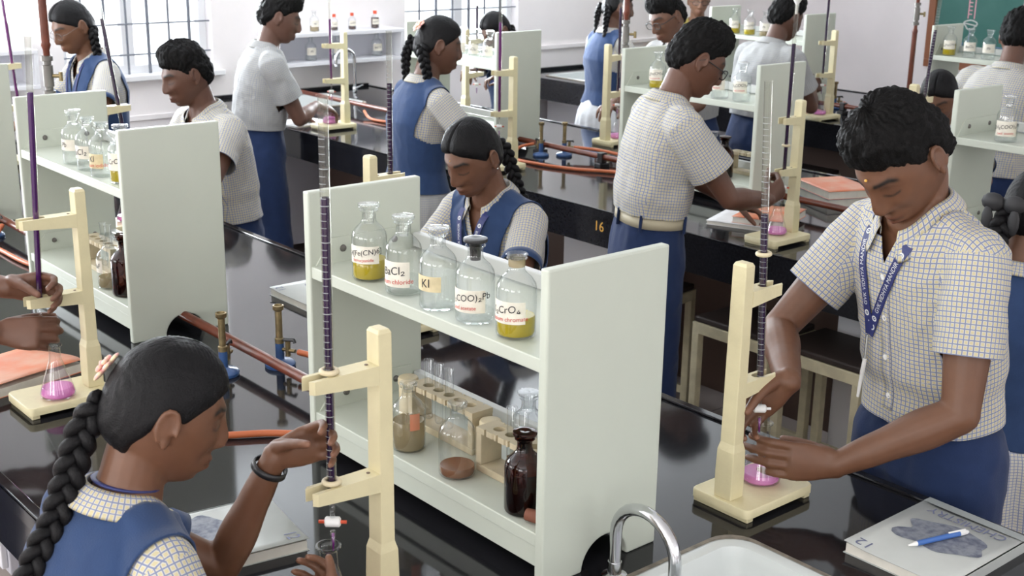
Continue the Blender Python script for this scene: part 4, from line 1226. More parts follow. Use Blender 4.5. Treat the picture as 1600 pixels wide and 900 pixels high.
# ---- head: local frame x right, y forward (face), z up, origin between the ears
def g2(x, s): return np.exp(-(x / s) ** 2)
def head_points(nu=112, nv=84, boy=True):
    th = np.linspace(0, PI, nv); ph = np.linspace(0, 2 * PI, nu, endpoint=False)
    T, Pp = np.meshgrid(th, ph, indexing='ij')
    dx, dy, dz = np.sin(T) * np.sin(Pp), np.sin(T) * np.cos(Pp), np.cos(T)
    x, y, z = .0735 * dx, .094 * dy, .114 * dz
    s = np.clip(-z / .114, 0, 1)
    x = x * (1 - (.30 if boy else .36) * s ** 1.6)
    fr = np.clip(dy, 0, 1)
    y = y + .040 * sm(.15, 1.0, s) * np.sqrt(fr) * (1 - .15 * s)
    bk = np.clip(-dy, 0, 1)
    y = y + .045 * sm(.25, .95, s) * bk
    y = np.where((dy > 0) & (z > .02), y * (1 - .08 * sm(.02, .09, z)), y)
    F = sm(.02, .06, y)          # only the front
    ax = np.abs(x)
    y = y + F * (.0055 * g2(z - .034, .010) * g2(ax - .022, .030))               # brow
    y = y - F * (.0125 * g2(ax - .031, .017) * g2(z - .010, .015))               # sockets
    y = y + F * (.0085 * g2(ax - .031, .0125) * g2(z - .008, .0095))             # closed lids over the eyeballs
    prof = sm(.026, -.024, z) * sm(-.040, -.030, z)
    y = y + F * (.0055 * g2(x, .0105) * sm(-.034, -.01, z) * sm(.042, .015, z))
    y = y + F * (.0205 * g2(x, .0095 + .006 * sm(.0, -.025, z)) * prof)           # nose ridge and tip
    y = y + F * (.0085 * g2(ax - .0125, .0068) * g2(z + .0285, .008))             # nostril wings
    y = y - F * (.0055 * g2(ax - .030, .012) * g2(z + .045, .016))                # fold beside the mouth
    y = y + F * (.0050 * g2(ax - .040, .018) * g2(z + .018, .020))                # cheeks
    y = y + F * (.0085 * g2(x, .021) * g2(z + .0560, .0058) + .0095 * g2(x, .019) * g2(z + .0705, .0066))
    y = y - F * (.0050 * g2(x, .024) * g2(z + .0632, .0028))
    y = y - F * (.0045 * g2(x, .020) * g2(z + .0835, .006))
    y = y + F * (.0070 * g2(x, .020) * g2(z + .099, .012))
    y = y - F * (.0025 * g2(x, .0035) * g2(z + .046, .006))
    return np.stack([x, y, z], -1)
def grid_closed(P):
    """pole rows collapsed: (nv,nu,3) -> verts, faces"""
    nv, nu = P.shape[:2]
    v = [tuple(P[0, 0])] + [tuple(p) for r in P[1:-1] for p in r] + [tuple(P[-1, 0])]
    f = [[0, 1 + (k + 1) % nu, 1 + k] for k in range(nu)]
    for i in range(nv - 3):
        a = 1 + i * nu
        f += [[a + k, a + (k + 1) % nu, a + nu + (k + 1) % nu, a + nu + k] for k in range(nu)]
    a = 1 + (nv - 3) * nu
    f += [[a + k, a + (k + 1) % nu, len(v) - 1] for k in range(nu)]
    return v, f
def ear_mesh(side):
    m = MB()
    # rim curl, lobe and shell, joined to the head by the remesh
    rim = []
    for k in range(15):
        a = math.radians(-60 + 265 * k / 14)
        rim.append((side * (.081 - .003 * math.cos(a)), -.012 - .0165 * math.cos(a) + .004, .002 + .029 * math.sin(a)))
    m.tube(rim, [.0032 + .0014 * math.sin(PI * k / 14) for k in range(15)], 8)
    R = Matrix(((1, 0, 0), (0, 1, 0), (0, 0, 1)))
    m.ball((side * .0765, -.010, .002), (.0045, .0155, .027), 12)
    m.ball((side * .078, -.004, -.025), (.0045, .008, .010), 10)
    m.ball((side * .0785, .003, -.004), (.004, .004, .007), 8)
    return m
def hair_points(style, seed, nu=150, nv=104):
    q = np.random.RandomState(seed)
    th = np.linspace(0, PI, nv); ph = np.linspace(0, 2 * PI, nu, endpoint=False)
    T, Pp = np.meshgrid(th, ph, indexing='ij')
    dx, dy, dz = np.sin(T) * np.sin(Pp), np.sin(T) * np.cos(Pp), np.cos(T)
    base = np.stack([.0735 * dx, .094 * dy, .114 * dz], -1)
    z = base[..., 2]
    s = np.clip(-z / .114, 0, 1)
    base[..., 0] *= (1 - .30 * s ** 1.6)
    base[..., 1] += .045 * sm(.25, .95, s) * np.clip(-dy, 0, 1)
    az = np.abs(np.arctan2(dx, dy))                       # 0 at the face
    deg = np.degrees(az)
    nrmv = np.stack([dx, dy, dz * .85], -1); nrmv /= np.linalg.norm(nrmv, axis=-1, keepdims=True)
    def nz(fx, fy, fz, sd):
        out = np.zeros_like(z)
        it = np.nditer([dx, dy, dz, out], op_flags=[['readonly']] * 3 + [['writeonly']])
        for a, b, c, o in it:
            o[...] = noise.noise(Vector((float(a) * fx + sd, float(b) * fy, float(c) * fz)))
        return out
    if style == 'boy':
        line = np.interp(deg, [0, 28, 50, 66, 80, 97, 112, 135, 180], [.060, .056, .050, .036, .012, .026, -.025, -.062, -.070])
        t = np.interp(deg, [0, 40, 80, 110, 180], [.021, .019, .011, .012, .014]) + .017 * sm(.3, .9, dz)
        t = t * (.30 + .70 * sm(-.005, .045, z - line))
        n1 = nz(5, 5, 4, seed); n2 = nz(13, 13, 9, seed + 9); n3 = nz(30, 30, 22, seed + 5)
        lock = np.sin(Pp * 26 + 5 * n1 + 3 * dz)
        t = t + (.0070 * n1 + .0042 * n2 + .0030 * n3 + .0012 * lock * sm(.0, .6, dz)) * sm(-.01, .03, z - line)
        edge = sm(-.006, .012, z - line + .006 * n2)
    else:
        line = np.interp(deg, [0, 20, 45, 65, 80, 97, 112, 135, 180], [.066, .060, .046, .026, .005, .012, -.030, -.072, -.082])
        n1 = nz(4, 4, 3, seed); n2 = nz(40, 9, 9, seed + 3)
        t = np.full_like(z, .0070) * (.35 + .65 * sm(-.004, .03, z - line)) + .006 * sm(.2, .9, dz) + .0015 * n1
        # combed strands running back from the parting, and the parting itself
        strand = np.sin((dy * 1.0 - .35 * np.abs(dx)) * 90 + 3 * n1) * np.sin(np.abs(dx) * 3)
        t = t + .0006 * strand + .0012 * n2
        t = t - .0055 * g2(dx, .035) * sm(-.2, .3, dy) * sm(.0, .4, dz)
        t = t + .004 * g2(np.abs(dx) - .35, .25) * sm(.0, .5, dy) * sm(.1, .6, dz)
        edge = sm(-.004, .010, z - line)
    t = t * edge - .012 * (1 - edge)
    return base + nrmv * t[..., None]
def braid(mb, pts, w=.016, turns_per_m=26, r=.0095, taper=.55):
    P = [Vector(p) for p in pts]; L = 0; seg = []
    for i in range(len(P) - 1): seg.append((P[i + 1] - P[i]).length)
    L = sum(seg); N_ = max(24, int(L * 260))
    cen = []
    for k in range(N_ + 1):
        s = L * k / N_; i = 0
        while i < len(seg) - 1 and s > seg[i]: s -= seg[i]; i += 1
        cen.append(P[i].lerp(P[i + 1], min(1, s / max(seg[i], 1e-6))))
    for _ in range(6): cen = [cen[0]] + [(cen[i - 1] + cen[i] * 2 + cen[i + 1]) / 4 for i in range(1, N_)] + [cen[-1]]
    tan = [(cen[min(i + 1, N_)] - cen[max(i - 1, 0)]).normalized() for i in range(N_ + 1)]
    u, v = basis(tan[0], (CAM_LOC - cen[0]).normalized())
    for st in range(3):
        pts_, rs = [], []
        uu = u.copy()
        for k in range(N_ + 1):
            d = tan[k]; uu = (uu - d * uu.dot(d)).normalized(); vv = d.cross(uu)
            a = 2 * PI * (turns_per_m * L * k / N_ / 2 + st / 3)
            sc = 1 - (1 - taper) * (k / N_) ** 2
            pts_.append(cen[k] + uu * (w * sc * math.sin(a)) + vv * (w * .5 * sc * math.sin(2 * a)))
            rs.append(r * sc)
        mb.tube(pts_, rs, 10)
    end = cen[-1]; d = tan[-1]
    for k in range(7):
        a = 2 * PI * k / 7
        q, w2 = basis(d)
        off = (q * math.cos(a) + w2 * math.sin(a))
        mb.tube([end - d * .006, end + d * .02 + off * .008, end + d * .05 + off * .006], [.006, .007, .001], 6)

def hand(mb, W, d, n, right, curl=(20, 35, 25), spread=.10, s=1.0, thumb=(.55, .65, .35), tcurl=25, per=None):
    """W wrist, d towards the fingers, n out of the palm. curl: degrees at the three joints of each finger"""
    d = nrm(d); n = V3(n) - d * np.dot(n, d); n = nrm(n)
    t = np.cross(d, n) * (1 if right else -1)          # thumb side
    rows = []
    for q, hw, ht, off in ((-.012, .026, .021, 0), (.012, .029, .0185, .0), (.04, .037, .0165, .002), (.07, .041, .014, .001), (.086, .0395, .0115, 0), (.093, .034, .008, 0)):
        rows.append(ring(W + d * q * s + n * off * s, t, n, hw * s, ht * s, 20))
    rings_mesh(mb, rows)
    lens = [(.042, .026, .021), (.046, .030, .022), (.042, .028, .021), (.033, .021, .019)]
    offs = [.030, .0105, -.0095, -.0285]; kn = [.083, .087, .084, .076]
    tips = []
    for i in range(4):
        c = per[i] if per else curl
        fd = nrm(d + t * spread * (1.3 - .85 * i))
        p = W + d * kn[i] * s + t * offs[i] * s
        pts = [p - d * .02 * s, p]; rad = [.0095 * s, .0098 * s]
        ang = 0; r0 = [.0092, .0082, .0072]
        for j in range(3):
            ang += math.radians(c[j])
            dd = fd * math.cos(ang) + n * math.sin(ang)
            p = p + dd * lens[i][j] * s * 1.02
            pts.append(p); rad.append(r0[j] * s * (.9 if i == 3 else 1))
        limb(mb, pts, rad, 10, sub=3); tips.append(p)
    td = nrm(d * thumb[0] + t * thumb[1] + n * thumb[2])
    p0 = W + d * .018 * s + t * .020 * s + n * .004 * s
    p1 = p0 + td * .040 * s
    b = math.radians(tcurl); td2 = nrm(td * math.cos(b) + nrm(d * .8 - t * .45 + n * .3) * math.sin(b))
    p2 = p1 + td2 * .034 * s; b2 = b * 1.6; td3 = nrm(td * math.cos(b2) + nrm(d * .8 - t * .55 + n * .3) * math.sin(b2))
    p3 = p2 + td3 * .027 * s
    limb(mb, [p0 - td * .012 * s, p0, p1, p2, p3], [.014 * s, .016 * s, .0118 * s, .0102 * s, .0082 * s], 10, sub=3)
    return tips + [p3]

SKIN = (0.140, 0.062, 0.033)
def checks(uv, co, no, S):
    pass

class Fig:
    pass
def person(name_label, head, yaw, lean=10, hp=25, hyaw=0, hroll=0, s=1.0, sex='boy', arms=None, voxel=.006, hair=None, seed=1, bottoms='trouser', shirt='check', tuck=True,
           vest=None, skin=SKIN, braids=(), glasses=None, lanyard=None, neckfwd=.5, ground=0.0, extras=None, sh_fwd=(0, 0), bulk=1.0, hem=None, belt=False, legs=True, cap_line=None, sleeve=.62, fat=1.0, vneck=None, stance=.05, step=0.0, tuckin=0.0, slr=None):
    """head = world position between the ears; yaw = facing direction in degrees; lean/hp in degrees"""
    boy = sex == 'boy'
    f0 = V3((math.cos(math.radians(yaw)), math.sin(math.radians(yaw)), 0)); z_ = V3((0, 0, 1)); r0 = np.cross(f0, z_)
    # spine from pelvis to neck, integrated
    T = np.arange(0, .501, .01); A = np.radians(lean) * (.35 + .75 * sm(0, .45, T))
    C = [np.zeros(3)]
    for i in range(1, len(T)): C.append(C[-1] + (z_ * math.cos(A[i]) + f0 * math.sin(A[i])) * .01 * s)
    C = np.array(C)
    def at(t):
        i = np.clip(t, -.3, .5) / .01
        if t < 0: a = A[0]; c = C[0] + (z_ * math.cos(a) + f0 * math.sin(a)) * t * s * 1.0
        else:
            k = min(int(i), len(T) - 2); w = i - k; a = A[k] * (1 - w) + A[k + 1] * w; c = C[k] * (1 - w) + C[k + 1] * w
        return c, f0 * math.cos(a) - z_ * math.sin(a), z_ * math.cos(a) + f0 * math.sin(a)
    hy = math.radians(yaw + hyaw); hpr = math.radians(hp)
    hh = V3((math.cos(hy), math.sin(hy), 0))
    fh = hh * math.cos(hpr) - z_ * math.sin(hpr); uh = hh * math.sin(hpr) + z_ * math.cos(hpr)
    rh = np.cross(fh, uh); ro = math.radians(hroll)
    rh, uh = rh * math.cos(ro) + uh * math.sin(ro), -rh * math.sin(ro) + uh * math.cos(ro)
    cN, fN, uN = at(.475)
    nd = nrm(uN * .6 + uh * .4 + f0 * .12)
    hc = cN + nd * .047 * s + uh * .094 * s + fh * .014 * s
    org0 = V3(head) - hc + f0 * tuckin                      # pelvis position
    H = Fig(); H.s = s
    def TO(t): c, f_, u_ = at(t); return c + org0, f_, u_
    H.TO = TO; H.r0 = r0; H.f0 = f0
    org = V3((org0[0], org0[1], ground))
    root = thing('person', name_label, 'person', tuple(org), 0, 'students at the benches' if sex != 'teacher' else None)
    H.root = root; H.org = org
    Hm = np.stack([rh, fh, uh], 1); hcw = V3(head)
    def HL(p): return hcw + (Hm @ (V3(p).T * s)).T if np.ndim(p) > 1 else hcw + Hm @ (V3(p) * s)
    H.HL = HL; H.Hm = Hm
    # ------------------------------------------------------------ body
    mb = MB()
    if boy: sec = [(-.13, .125, .095), (-.06, .150, .105), (0, .150, .100), (.10, .133, .088), (.2, .140, .092), (.30, .155, .098), (.37, .160, .094), (.42, .140, .076), (.455, .090, .060), (.485, .058, .055)]
    else: sec = [(-.13, .125, .095), (-.06, .152, .108), (0, .150, .100), (.10, .116, .080), (.2, .126, .088), (.29, .140, .106), (.36, .143, .090), (.41, .124, .072), (.445, .078, .056), (.475, .050, .050)]
    sec = [(t, a * bulk, b * bulk) for t, a, b in sec]
    def torso(infl=0.0, t0=-9, t1=9, flare=None, n=40):
        rows = []
        ts = np.linspace(max(t0, sec[0][0]), min(t1, sec[-1][0]), 26)
        for t in ts:
            hw = np.interp(t, [q[0] for q in sec], [q[1] for q in sec]); hd = np.interp(t, [q[0] for q in sec], [q[2] for q in sec])
            ex = infl if flare is None else infl + np.interp(t, flare[0], flare[1])
            c, f_, u_ = TO(t)
            a = np.linspace(0, 2 * PI, n, endpoint=False)
            ca, sa = np.cos(a), np.sin(a)
            e = .82      # squarer than an ellipse
            rows.append(c + np.outer(np.sign(ca) * np.abs(ca) ** e * (hw + ex) * s, r0) + np.outer(np.sign(sa) * np.abs(sa) ** e * (hd + ex) * s, f_))
        return rows
    rings_mesh(mb, torso(-.004))
    cN, fN, uN = TO(.44)
    skull = hcw - uh * .05 * s - fh * .018 * s
    limb(mb, [cN, cN * .45 + skull * .55, skull, hcw], [.062 * s * fat, .052 * s * fat, .050 * s, .055 * s], 18)
    for sd in (-1, 1):
        sh_ = TO(.405)[0] + r0 * sd * .115 * s
        limb(mb, [skull * .45 + cN * .55 - fh * .012, (cN + sh_) / 2 + uN * .022 * s, sh_], [.034 * s, .036 * s, .036 * s], 12)
    hpnt = head_points(boy=boy); v, f = grid_closed(hpnt)
    v = HL(np.array(v)); mb.add(v, f)
    for sd in (-1, 1):
        e_ = ear_mesh(sd); mb.add(HL(np.array([tuple(p) for p in e_.v])), e_.f)
    # legs
    pel, fP, uP = TO(0)
    if legs:
        for sd in (-1, 1):
            hip = pel + r0 * sd * .078 * s - z_ * .03
            foot = V3((hip[0], hip[1], ground)) + r0 * sd * stance + f0 * sd * step
            hz = hip[2] - ground
            knee = hip * .48 + foot * .52 + f0 * .012 + z_ * .02
            ank = foot + z_ * .075
            limb(mb, [hip, hip * .55 + knee * .45, knee, knee * .55 + ank * .45 - f0 * .012, ank], [.086 * s, .076 * s, .052 * s, .050 * s, .034 * s], 14)
            limb(mb, [ank, foot + z_ * .04 + f0 * .06, foot + z_ * .03 + f0 * .15], [.04 * s, .038 * s, .03 * s], 12)
    # arms
    sh_w = (.172 if boy else .150) * bulk
    H.arm = {}
    for sd, key in ((1, 'R'), (-1, 'L')):
        c, f_, u_ = TO(.395)
        fwd = sh_fwd[0] if key == 'R' else sh_fwd[1]
        S = c + r0 * sd * sh_w * s + f_ * fwd
        clav = TO(.415)[0] + r0 * sd * .095 * s + f_ * fwd * .5
        spec = (arms or {}).get(key, {})
        ua, fa = .285 * s, .245 * s
        Wt = spec.get('wrist')
        if Wt is None:
            Wt = S - z_ * (ua + fa) * .93 + f0 * .10 + r0 * sd * .05; pole = -f0 * .6 + r0 * sd * .3
        else:
            Wt = V3(Wt); pole = V3(spec.get('pole', tuple(-z_ * .7 + r0 * sd * .55 - f0 * .1)))
        D = Wt - S; L = np.linalg.norm(D)
        if L > (ua + fa) * .985:
            k = L / ((ua + fa) * .985); ua *= k; fa *= k
        dn = D / L; pl = nrm(pole - dn * np.dot(pole, dn))
        ca = (ua * ua + L * L - fa * fa) / (2 * ua * L); ca = max(-1, min(1, ca))
        E_ = S + dn * ua * ca + pl * ua * math.sqrt(1 - ca * ca)
        thin = .9 if not boy else 1.0
        limb(mb, [clav, S, S * .5 + E_ * .5, E_], [.040 * s, .050 * s * thin, .043 * s * thin, .0355 * s * thin], 16)
        limb(mb, [E_, E_ * .72 + Wt * .28, E_ * .35 + Wt * .65, Wt], [.036 * s * thin, .0395 * s * thin, .0315 * s * thin, .0245 * s * thin], 16)
        d = V3(spec.get('d', tuple(nrm(Wt - E_)))); n_ = V3(spec.get('n', tuple(-z_ * .5 - r0 * sd)))
        kw = {k: spec[k] for k in ('curl', 'spread', 'thumb', 'tcurl', 'per') if k in spec}
        tips = hand(mb, Wt, d, n_, key == 'R', s=s * (.97 if boy else .9), **kw)
        H.arm[key] = dict(S=S, E=E_, W=Wt, clav=clav, tips=tips, d=nrm(d), n=n_)
    me = vox(mb, voxel, 2 if voxel > .0045 else 3)
    co = get_co(me)
    # colour of skin, lips, brows and lash lines by place on the face
    loc = (co - hcw) @ Hm / s
    colr = np.tile(np.array([*skin, 1.0]), (len(co), 1))
    x, y, z = loc[:, 0], loc[:, 1], loc[:, 2]; ax = np.abs(x)
    face = sm(.035, .06, y) * (np.linalg.norm(loc, axis=1) < .16)
    def mixc(c, w):
        w = np.clip(w * face, 0, 1)[:, None]; colr[:, :3] = colr[:, :3] * (1 - w) + np.array(c) * w
    sk = np.array(skin)
    lipw = np.clip(1.4 * g2(x, .024) * (g2(z + .057, .0055) + g2(z + .0705, .0062)) - .25, 0, 1)
    mixc(sk * np.array((.85, .62, .68)), lipw * .75)
    mixc(sk * .30, .8 * g2(z + .0632, .0016) * (ax < .023))
    bz = .0325 + .006 * np.clip((ax - .012) / .03, 0, 1) - .010 * np.clip((ax - .038) / .014, 0, 1)
    mixc((.012, .010, .009), 1.25 * g2(z - bz, .0042) * sm(.008, .014, ax) * sm(.054, .046, ax))
    lz = .0015 + .0035 * ((ax - .031) / .014) ** 2
    mixc((.012, .010, .010), 1.2 * g2(z - lz, .0021) * sm(.0145, .018, ax) * sm(.048, .044, ax))
    mixc(sk * .72, .6 * g2(ax - .031, .016) * g2(z - .012, .012))
    mixc(sk * .35, 1.0 * g2(ax - .0075, .0035) * g2(z + .0345, .0028))
    # palms, finger ends a little lighter
    for k in ('R', 'L'):
        for tp in H.arm[k]['tips']:
            w = np.clip(1.2 - np.linalg.norm(co - tp, axis=1) / .014, 0, 1)[:, None] * .45
            colr[:, :3] = colr[:, :3] * (1 - w) + np.clip(sk * 1.7 + np.array((.03, .02, .02)), 0, 1) * w
    ca_ = me.color_attributes.new('Col', 'FLOAT_COLOR', 'POINT'); ca_.data.foreach_set('color', colr.astype(np.float32).ravel())
    H.body = obj_from(me, 'body', M['skin'], root, org)

    # ------------------------------------------------------------ shirt
    def cloth_finish(me_, name, m_, cuts, thick=.0022, amp=.0035, vneck=None, par=None):
        bm = bmesh.new(); bm.from_mesh(me_)
        if vneck:
            cV, fV, uV = TO(vneck[0]); cT, fT, uT = TO(vneck[2]); vp = cV + fV * .1
            sl = math.atan2(vneck[1] * s, np.linalg.norm(cT - cV))
            for sd in (-1, 1):
                pn = Vector(r0 * sd * math.cos(sl) - uV * math.sin(sl))
                bmesh.ops.bisect_plane(bm, geom=bm.faces[:] + bm.edges[:] + bm.verts[:], plane_co=Vector(vp), plane_no=pn, dist=1e-5)
            kill = []
            for f in bm.faces:
                p = V3(f.calc_center_median()); q = p - vp
                if np.dot(p - cV, fV) > .0 and all(np.dot(q, r0 * sd * math.cos(sl) - uV * math.sin(sl)) < 0 for sd in (-1, 1)): kill.append(f)
            bmesh.ops.delete(bm, geom=kill, context='FACES')
        for ct in cuts:
            p, nn, rad = ct[:3]; cyl = ct[3] if len(ct) > 3 else 9
            p = Vector(p); nn = Vector(nn).normalized()
            def near(f):
                q = f.calc_center_median() - p
                return q.length < rad and (q - nn * q.dot(nn)).length < cyl and (cyl > 1 or q.dot(nn) < .034)
            geom_f = [f for f in bm.faces if near(f)]
            es = set(); vs = set()
            for f in geom_f: es.update(f.edges); vs.update(f.verts)
            bmesh.ops.bisect_plane(bm, geom=list(geom_f) + list(es) + list(vs), plane_co=p, plane_no=nn, dist=1e-5)
            kill = [f for f in bm.faces if near(f) and (f.calc_center_median() - p).dot(nn) > 1e-5]
            bmesh.ops.delete(bm, geom=kill, context='FACES')
        lo = [v for v in bm.verts if not v.link_faces]
        bmesh.ops.delete(bm, geom=lo, context='VERTS')
        bm.normal_update(); bm.to_mesh(me_); bm.free()
        co = get_co(me_); no = get_no(me_)
        # folds: long ridges, stronger where the cloth hangs
        rel = co - org0
        a_ = rel @ r0; b_ = rel @ f0; c_ = rel[:, 2]
        out = np.zeros(len(co))
        for i in range(len(co)):
            p = Vector((a_[i] * 9 + seed, b_[i] * 9, c_[i] * 4.5))
            q = noise.noise(p); q2 = noise.noise(Vector((a_[i] * 21 + c_[i] * 12, b_[i] * 21 + seed, c_[i] * 12 - a_[i] * 9)))
            out[i] = (1 - abs(q) * 2.6) * .75 + (1 - abs(q2) * 2.6) * .40
        co = co + no * (out * amp)[:, None]
        set_co(me_, co)
        # uv in metres: round the body and along it; on sleeves round the arm and along it
        ts = np.arange(-.3, .5, .02); cen = np.array([TO(t)[0] for t in ts])
        npoly = len(me_.polygons)
        fc = np.empty(npoly * 3); me_.polygons.foreach_get('center', fc); fc = fc.reshape(-1, 3)
        cls = np.zeros(npoly, int)
        for ci, key in ((1, 'R'), (2, 'L')):
            ar = H.arm[key]; ad = nrm(ar['E'] - ar['S']); sd = 1 if key == 'R' else -1
            tt = (fc - ar['S']) @ ad; dist = np.linalg.norm((fc - ar['S']) - np.outer(tt, ad), axis=1)
            lat = (fc - org0) @ r0 * sd
            fn_ = np.empty(npoly * 3); me_.polygons.foreach_get('normal', fn_); fn_ = fn_.reshape(-1, 3)
            cls[(lat > sh_w * s * .80) & (tt > -.01) & (dist < .095 * s) & (np.abs(fn_ @ ad) < .6) & (((fc - ar['S'] - np.outer(tt, ad)) / np.maximum(dist, 1e-6)[:, None] * fn_).sum(1) > .45)] = ci
        lu = np.empty(len(me_.loops), int); me_.loops.foreach_get('vertex_index', lu)
        pl_of = np.repeat(np.arange(npoly), [p.loop_total for p in me_.polygons]) if npoly else np.zeros(0, int)
        uv = np.zeros((len(lu), 2))
        Pv = co[lu]; cl = cls[pl_of]
        m0 = cl == 0
        if m0.any():
            ups = np.array([TO(t)[2] for t in ts]); fw = np.array([TO(t)[1] for t in ts])
            kf = ((fc[:, None, :] - cen[None]) ** 2).sum(-1).argmin(1)
            fn = np.empty(npoly * 3); me_.polygons.foreach_get('normal', fn); fn = fn.reshape(-1, 3)
            nr = np.abs(fn @ r0); nf = np.abs((fn * fw[kf]).sum(1)); nu2 = np.abs((fn * ups[kf]).sum(1))
            way = np.where((nu2 > .72) & (nu2 > nf), 2, np.where(nr > nf * 1.5, 1, 0))
            pf = pl_of[m0]; k2 = kf[pf]; P0 = Pv[m0]; dv = P0 - cen[k2]
            lat = (P0 - org0) @ r0; fo = (dv * fw[k2]).sum(1); v_ = ts[k2] * s + (dv * ups[k2]).sum(1); w_ = way[pf]
            uv[m0, 0] = np.where(w_ == 1, fo, lat); uv[m0, 1] = np.where(w_ == 2, fo, v_)
        for ci, key in ((1, 'R'), (2, 'L')):
            mk = cl == ci
            if not mk.any(): continue
            ar = H.arm[key]; ad = nrm(ar['E'] - ar['S']); uu = nrm(np.cross(ad, f0)); ww = np.cross(ad, uu)
            rel_ = Pv[mk] - ar['S']; aa = np.arctan2(rel_ @ ww, rel_ @ uu)
            rc = fc - ar['S']; ref = np.arctan2(rc @ ww, rc @ uu)[pl_of[mk]]
            aa = ref + (aa - ref + PI) % (2 * PI) - PI
            uv[mk, 0] = aa * .062 * s; uv[mk, 1] = rel_ @ ad
        ul = me_.uv_layers.new(name='UVMap'); ul.data.foreach_set('uv', uv.astype(np.float32).ravel())
        o = obj_from(me_, name, m_, par or root, org)
        if thick:
            so = o.modifiers.new('cloth', 'SOLIDIFY'); so.thickness = thick; so.offset = -1
        return o
    H.cloth_finish = cloth_finish
    if boy:
        hemt = hem if hem is not None else (.085 if tuck else .03)
        fl = ([-.13, .0, .07, .10, .14, .25, .36, .42, .46], [.020, .022, .020 if tuck else .026, .026, .032, .024, .015, .013, .010])
    else:
        hemt = .02; fl = ([-.13, .1, .25, .36, .41, .46], [.006, .008, .008, .010, .011, .008])
    mb = MB(); rings_mesh(mb, torso(.004, hemt - .04, .465, fl))
    slv = sleeve
    for sd in (-1, 1):
        sh_ = TO(.405)[0] + r0 * sd * .125 * s; cN2, fN2, uN2 = TO(.44)
        limb(mb, [cN2 + r0 * sd * .02 * s + uN2 * .004, (cN2 + sh_) / 2 + uN2 * .012 * s, sh_], [.050 * s, .048 * s, .047 * s], 12)
    cuts = [(TO(hemt)[0], -TO(hemt)[2], .30 * s), (TO(.455)[0], TO(.455)[2] + TO(.455)[1] * .3, .088 * s)]
    for key in ('R', 'L'):
        ar = H.arm[key]; S, E_ = ar['S'], ar['E']; ad = nrm(E_ - S)
        L = np.linalg.norm(E_ - S) * slv
        ex = (.0175 if boy else .010)
        c1 = S + ad * L
        limb(mb, [ar['clav'], S, S + ad * L * .5, c1, c1 + ad * .022], ([.050 * s, (.0525 + ex * .8) * s * (1 if boy else .92), (.052 + ex) * s * (1 if boy else .9), (.050 + ex * 1.35) * s * (1 if boy else .9), (.050 + ex * 1.35) * s * (1 if boy else .9)] if not slr else [.046 * s, slr * .95 * s, slr * .97 * s, slr * s, slr * s]), 18, cap_e=False)
        cuts.append((c1, ad, .112 * s, (.0785 if not slr else slr + .006) * s))
    me = vox(mb, max(voxel, .005) * 1.05, 4, 'shirt')
    H.shirt = cloth_finish(me, 'shirt' if boy else 'blouse', M[shirt], cuts, amp=.0042 if boy else .0028, vneck=vneck if vneck else ((.385, .040, .47) if boy else (.36, .055, .47)))
    # collar
    cB, fB, uB = TO(.455); mb = MB(); n = 30
    cB = cB + uB * .004
    rows = [[], [], [], []]
    for k in range(n + 1):
        a = math.radians(-158 + 316 * k / n)          # 0 = back of the neck
        dv = -fB * math.cos(a) + r0 * math.sin(a)
        fr = sm(90, 158, abs(math.degrees(a)))
        sag = -uB * (.030 * fr) + fB * .012 * fr
        ru = .064 * s
        b0 = cB + dv * (ru + .004) + sag
        b1 = cB + dv * (ru - .004) + uB * .032 * s * (1 - .25 * fr) + sag
        b2 = cB + dv * (ru + .003) + uB * .034 * s * (1 - .25 * fr) + sag
        b3 = cB + dv * (ru + .026 + .012 * fr) + uB * (-.006 - .030 * fr) * s + sag * .9
        for q, p in zip(rows, (b0, b1, b2, b3)): q.append(p)
    vv = [p for q in rows for p in q]
    mb.add(vv, [[i * (n + 1) + k, i * (n + 1) + k + 1, (i + 1) * (n + 1) + k + 1, (i + 1) * (n + 1) + k] for i in range(3) for k in range(n)])
    mb.v = [tuple(V3(p) - org) for p in mb.v]
    co_ = mb.build('collar', M[shirt], root, smooth=True)
    ul = co_.data.uv_layers.new(name='UVMap')
    for lp in co_.data.loops:
        i, k = divmod(lp.vertex_index, n + 1); ul.data[lp.index].uv = (k * .0145 + (.003 if i < 2 else 0), [0, .035, .038, .078][i])
    so = co_.modifiers.new('cloth', 'SOLIDIFY'); so.thickness = .002; so.offset = 0
    ss = co_.modifiers.new('sub', 'SUBSURF'); ss.levels = 1; ss.render_levels = 1
    # ------------------------------------------------------------ lower garment
    mb = MB()
    if bottoms == 'trouser':
        rings_mesh(mb, torso(.010, -.13, .14 if tuck else .11, ([-.13, 0, .06, .14], [.012, .006, .004, .006])))
        for sd in (-1, 1):
            hip = pel + r0 * sd * .078 * s - z_ * .04
            foot = V3((hip[0], hip[1], ground)) + r0 * sd * stance + f0 * sd * step
            knee = hip * .48 + foot * .52 + f0 * .012 + z_ * .02
            cuff = foot + z_ * .03
            limb(mb, [hip, hip * .55 + knee * .45, knee, knee * .5 + cuff * .5, cuff], [.100 * s, .090 * s, .072 * s, .068 * s, .068 * s], 18)
        me = vox(mb, .009, 4, 'trousers')
        H.low = cloth_finish(me, 'trousers', M['trouser'], [(TO(.090)[0], TO(.1)[2], .28)], amp=.005)
    else:
        rows = []; n = 72; a = np.linspace(0, 2 * PI, n, endpoint=False)
        top, _, _ = TO(.09); hemz = ground + .36
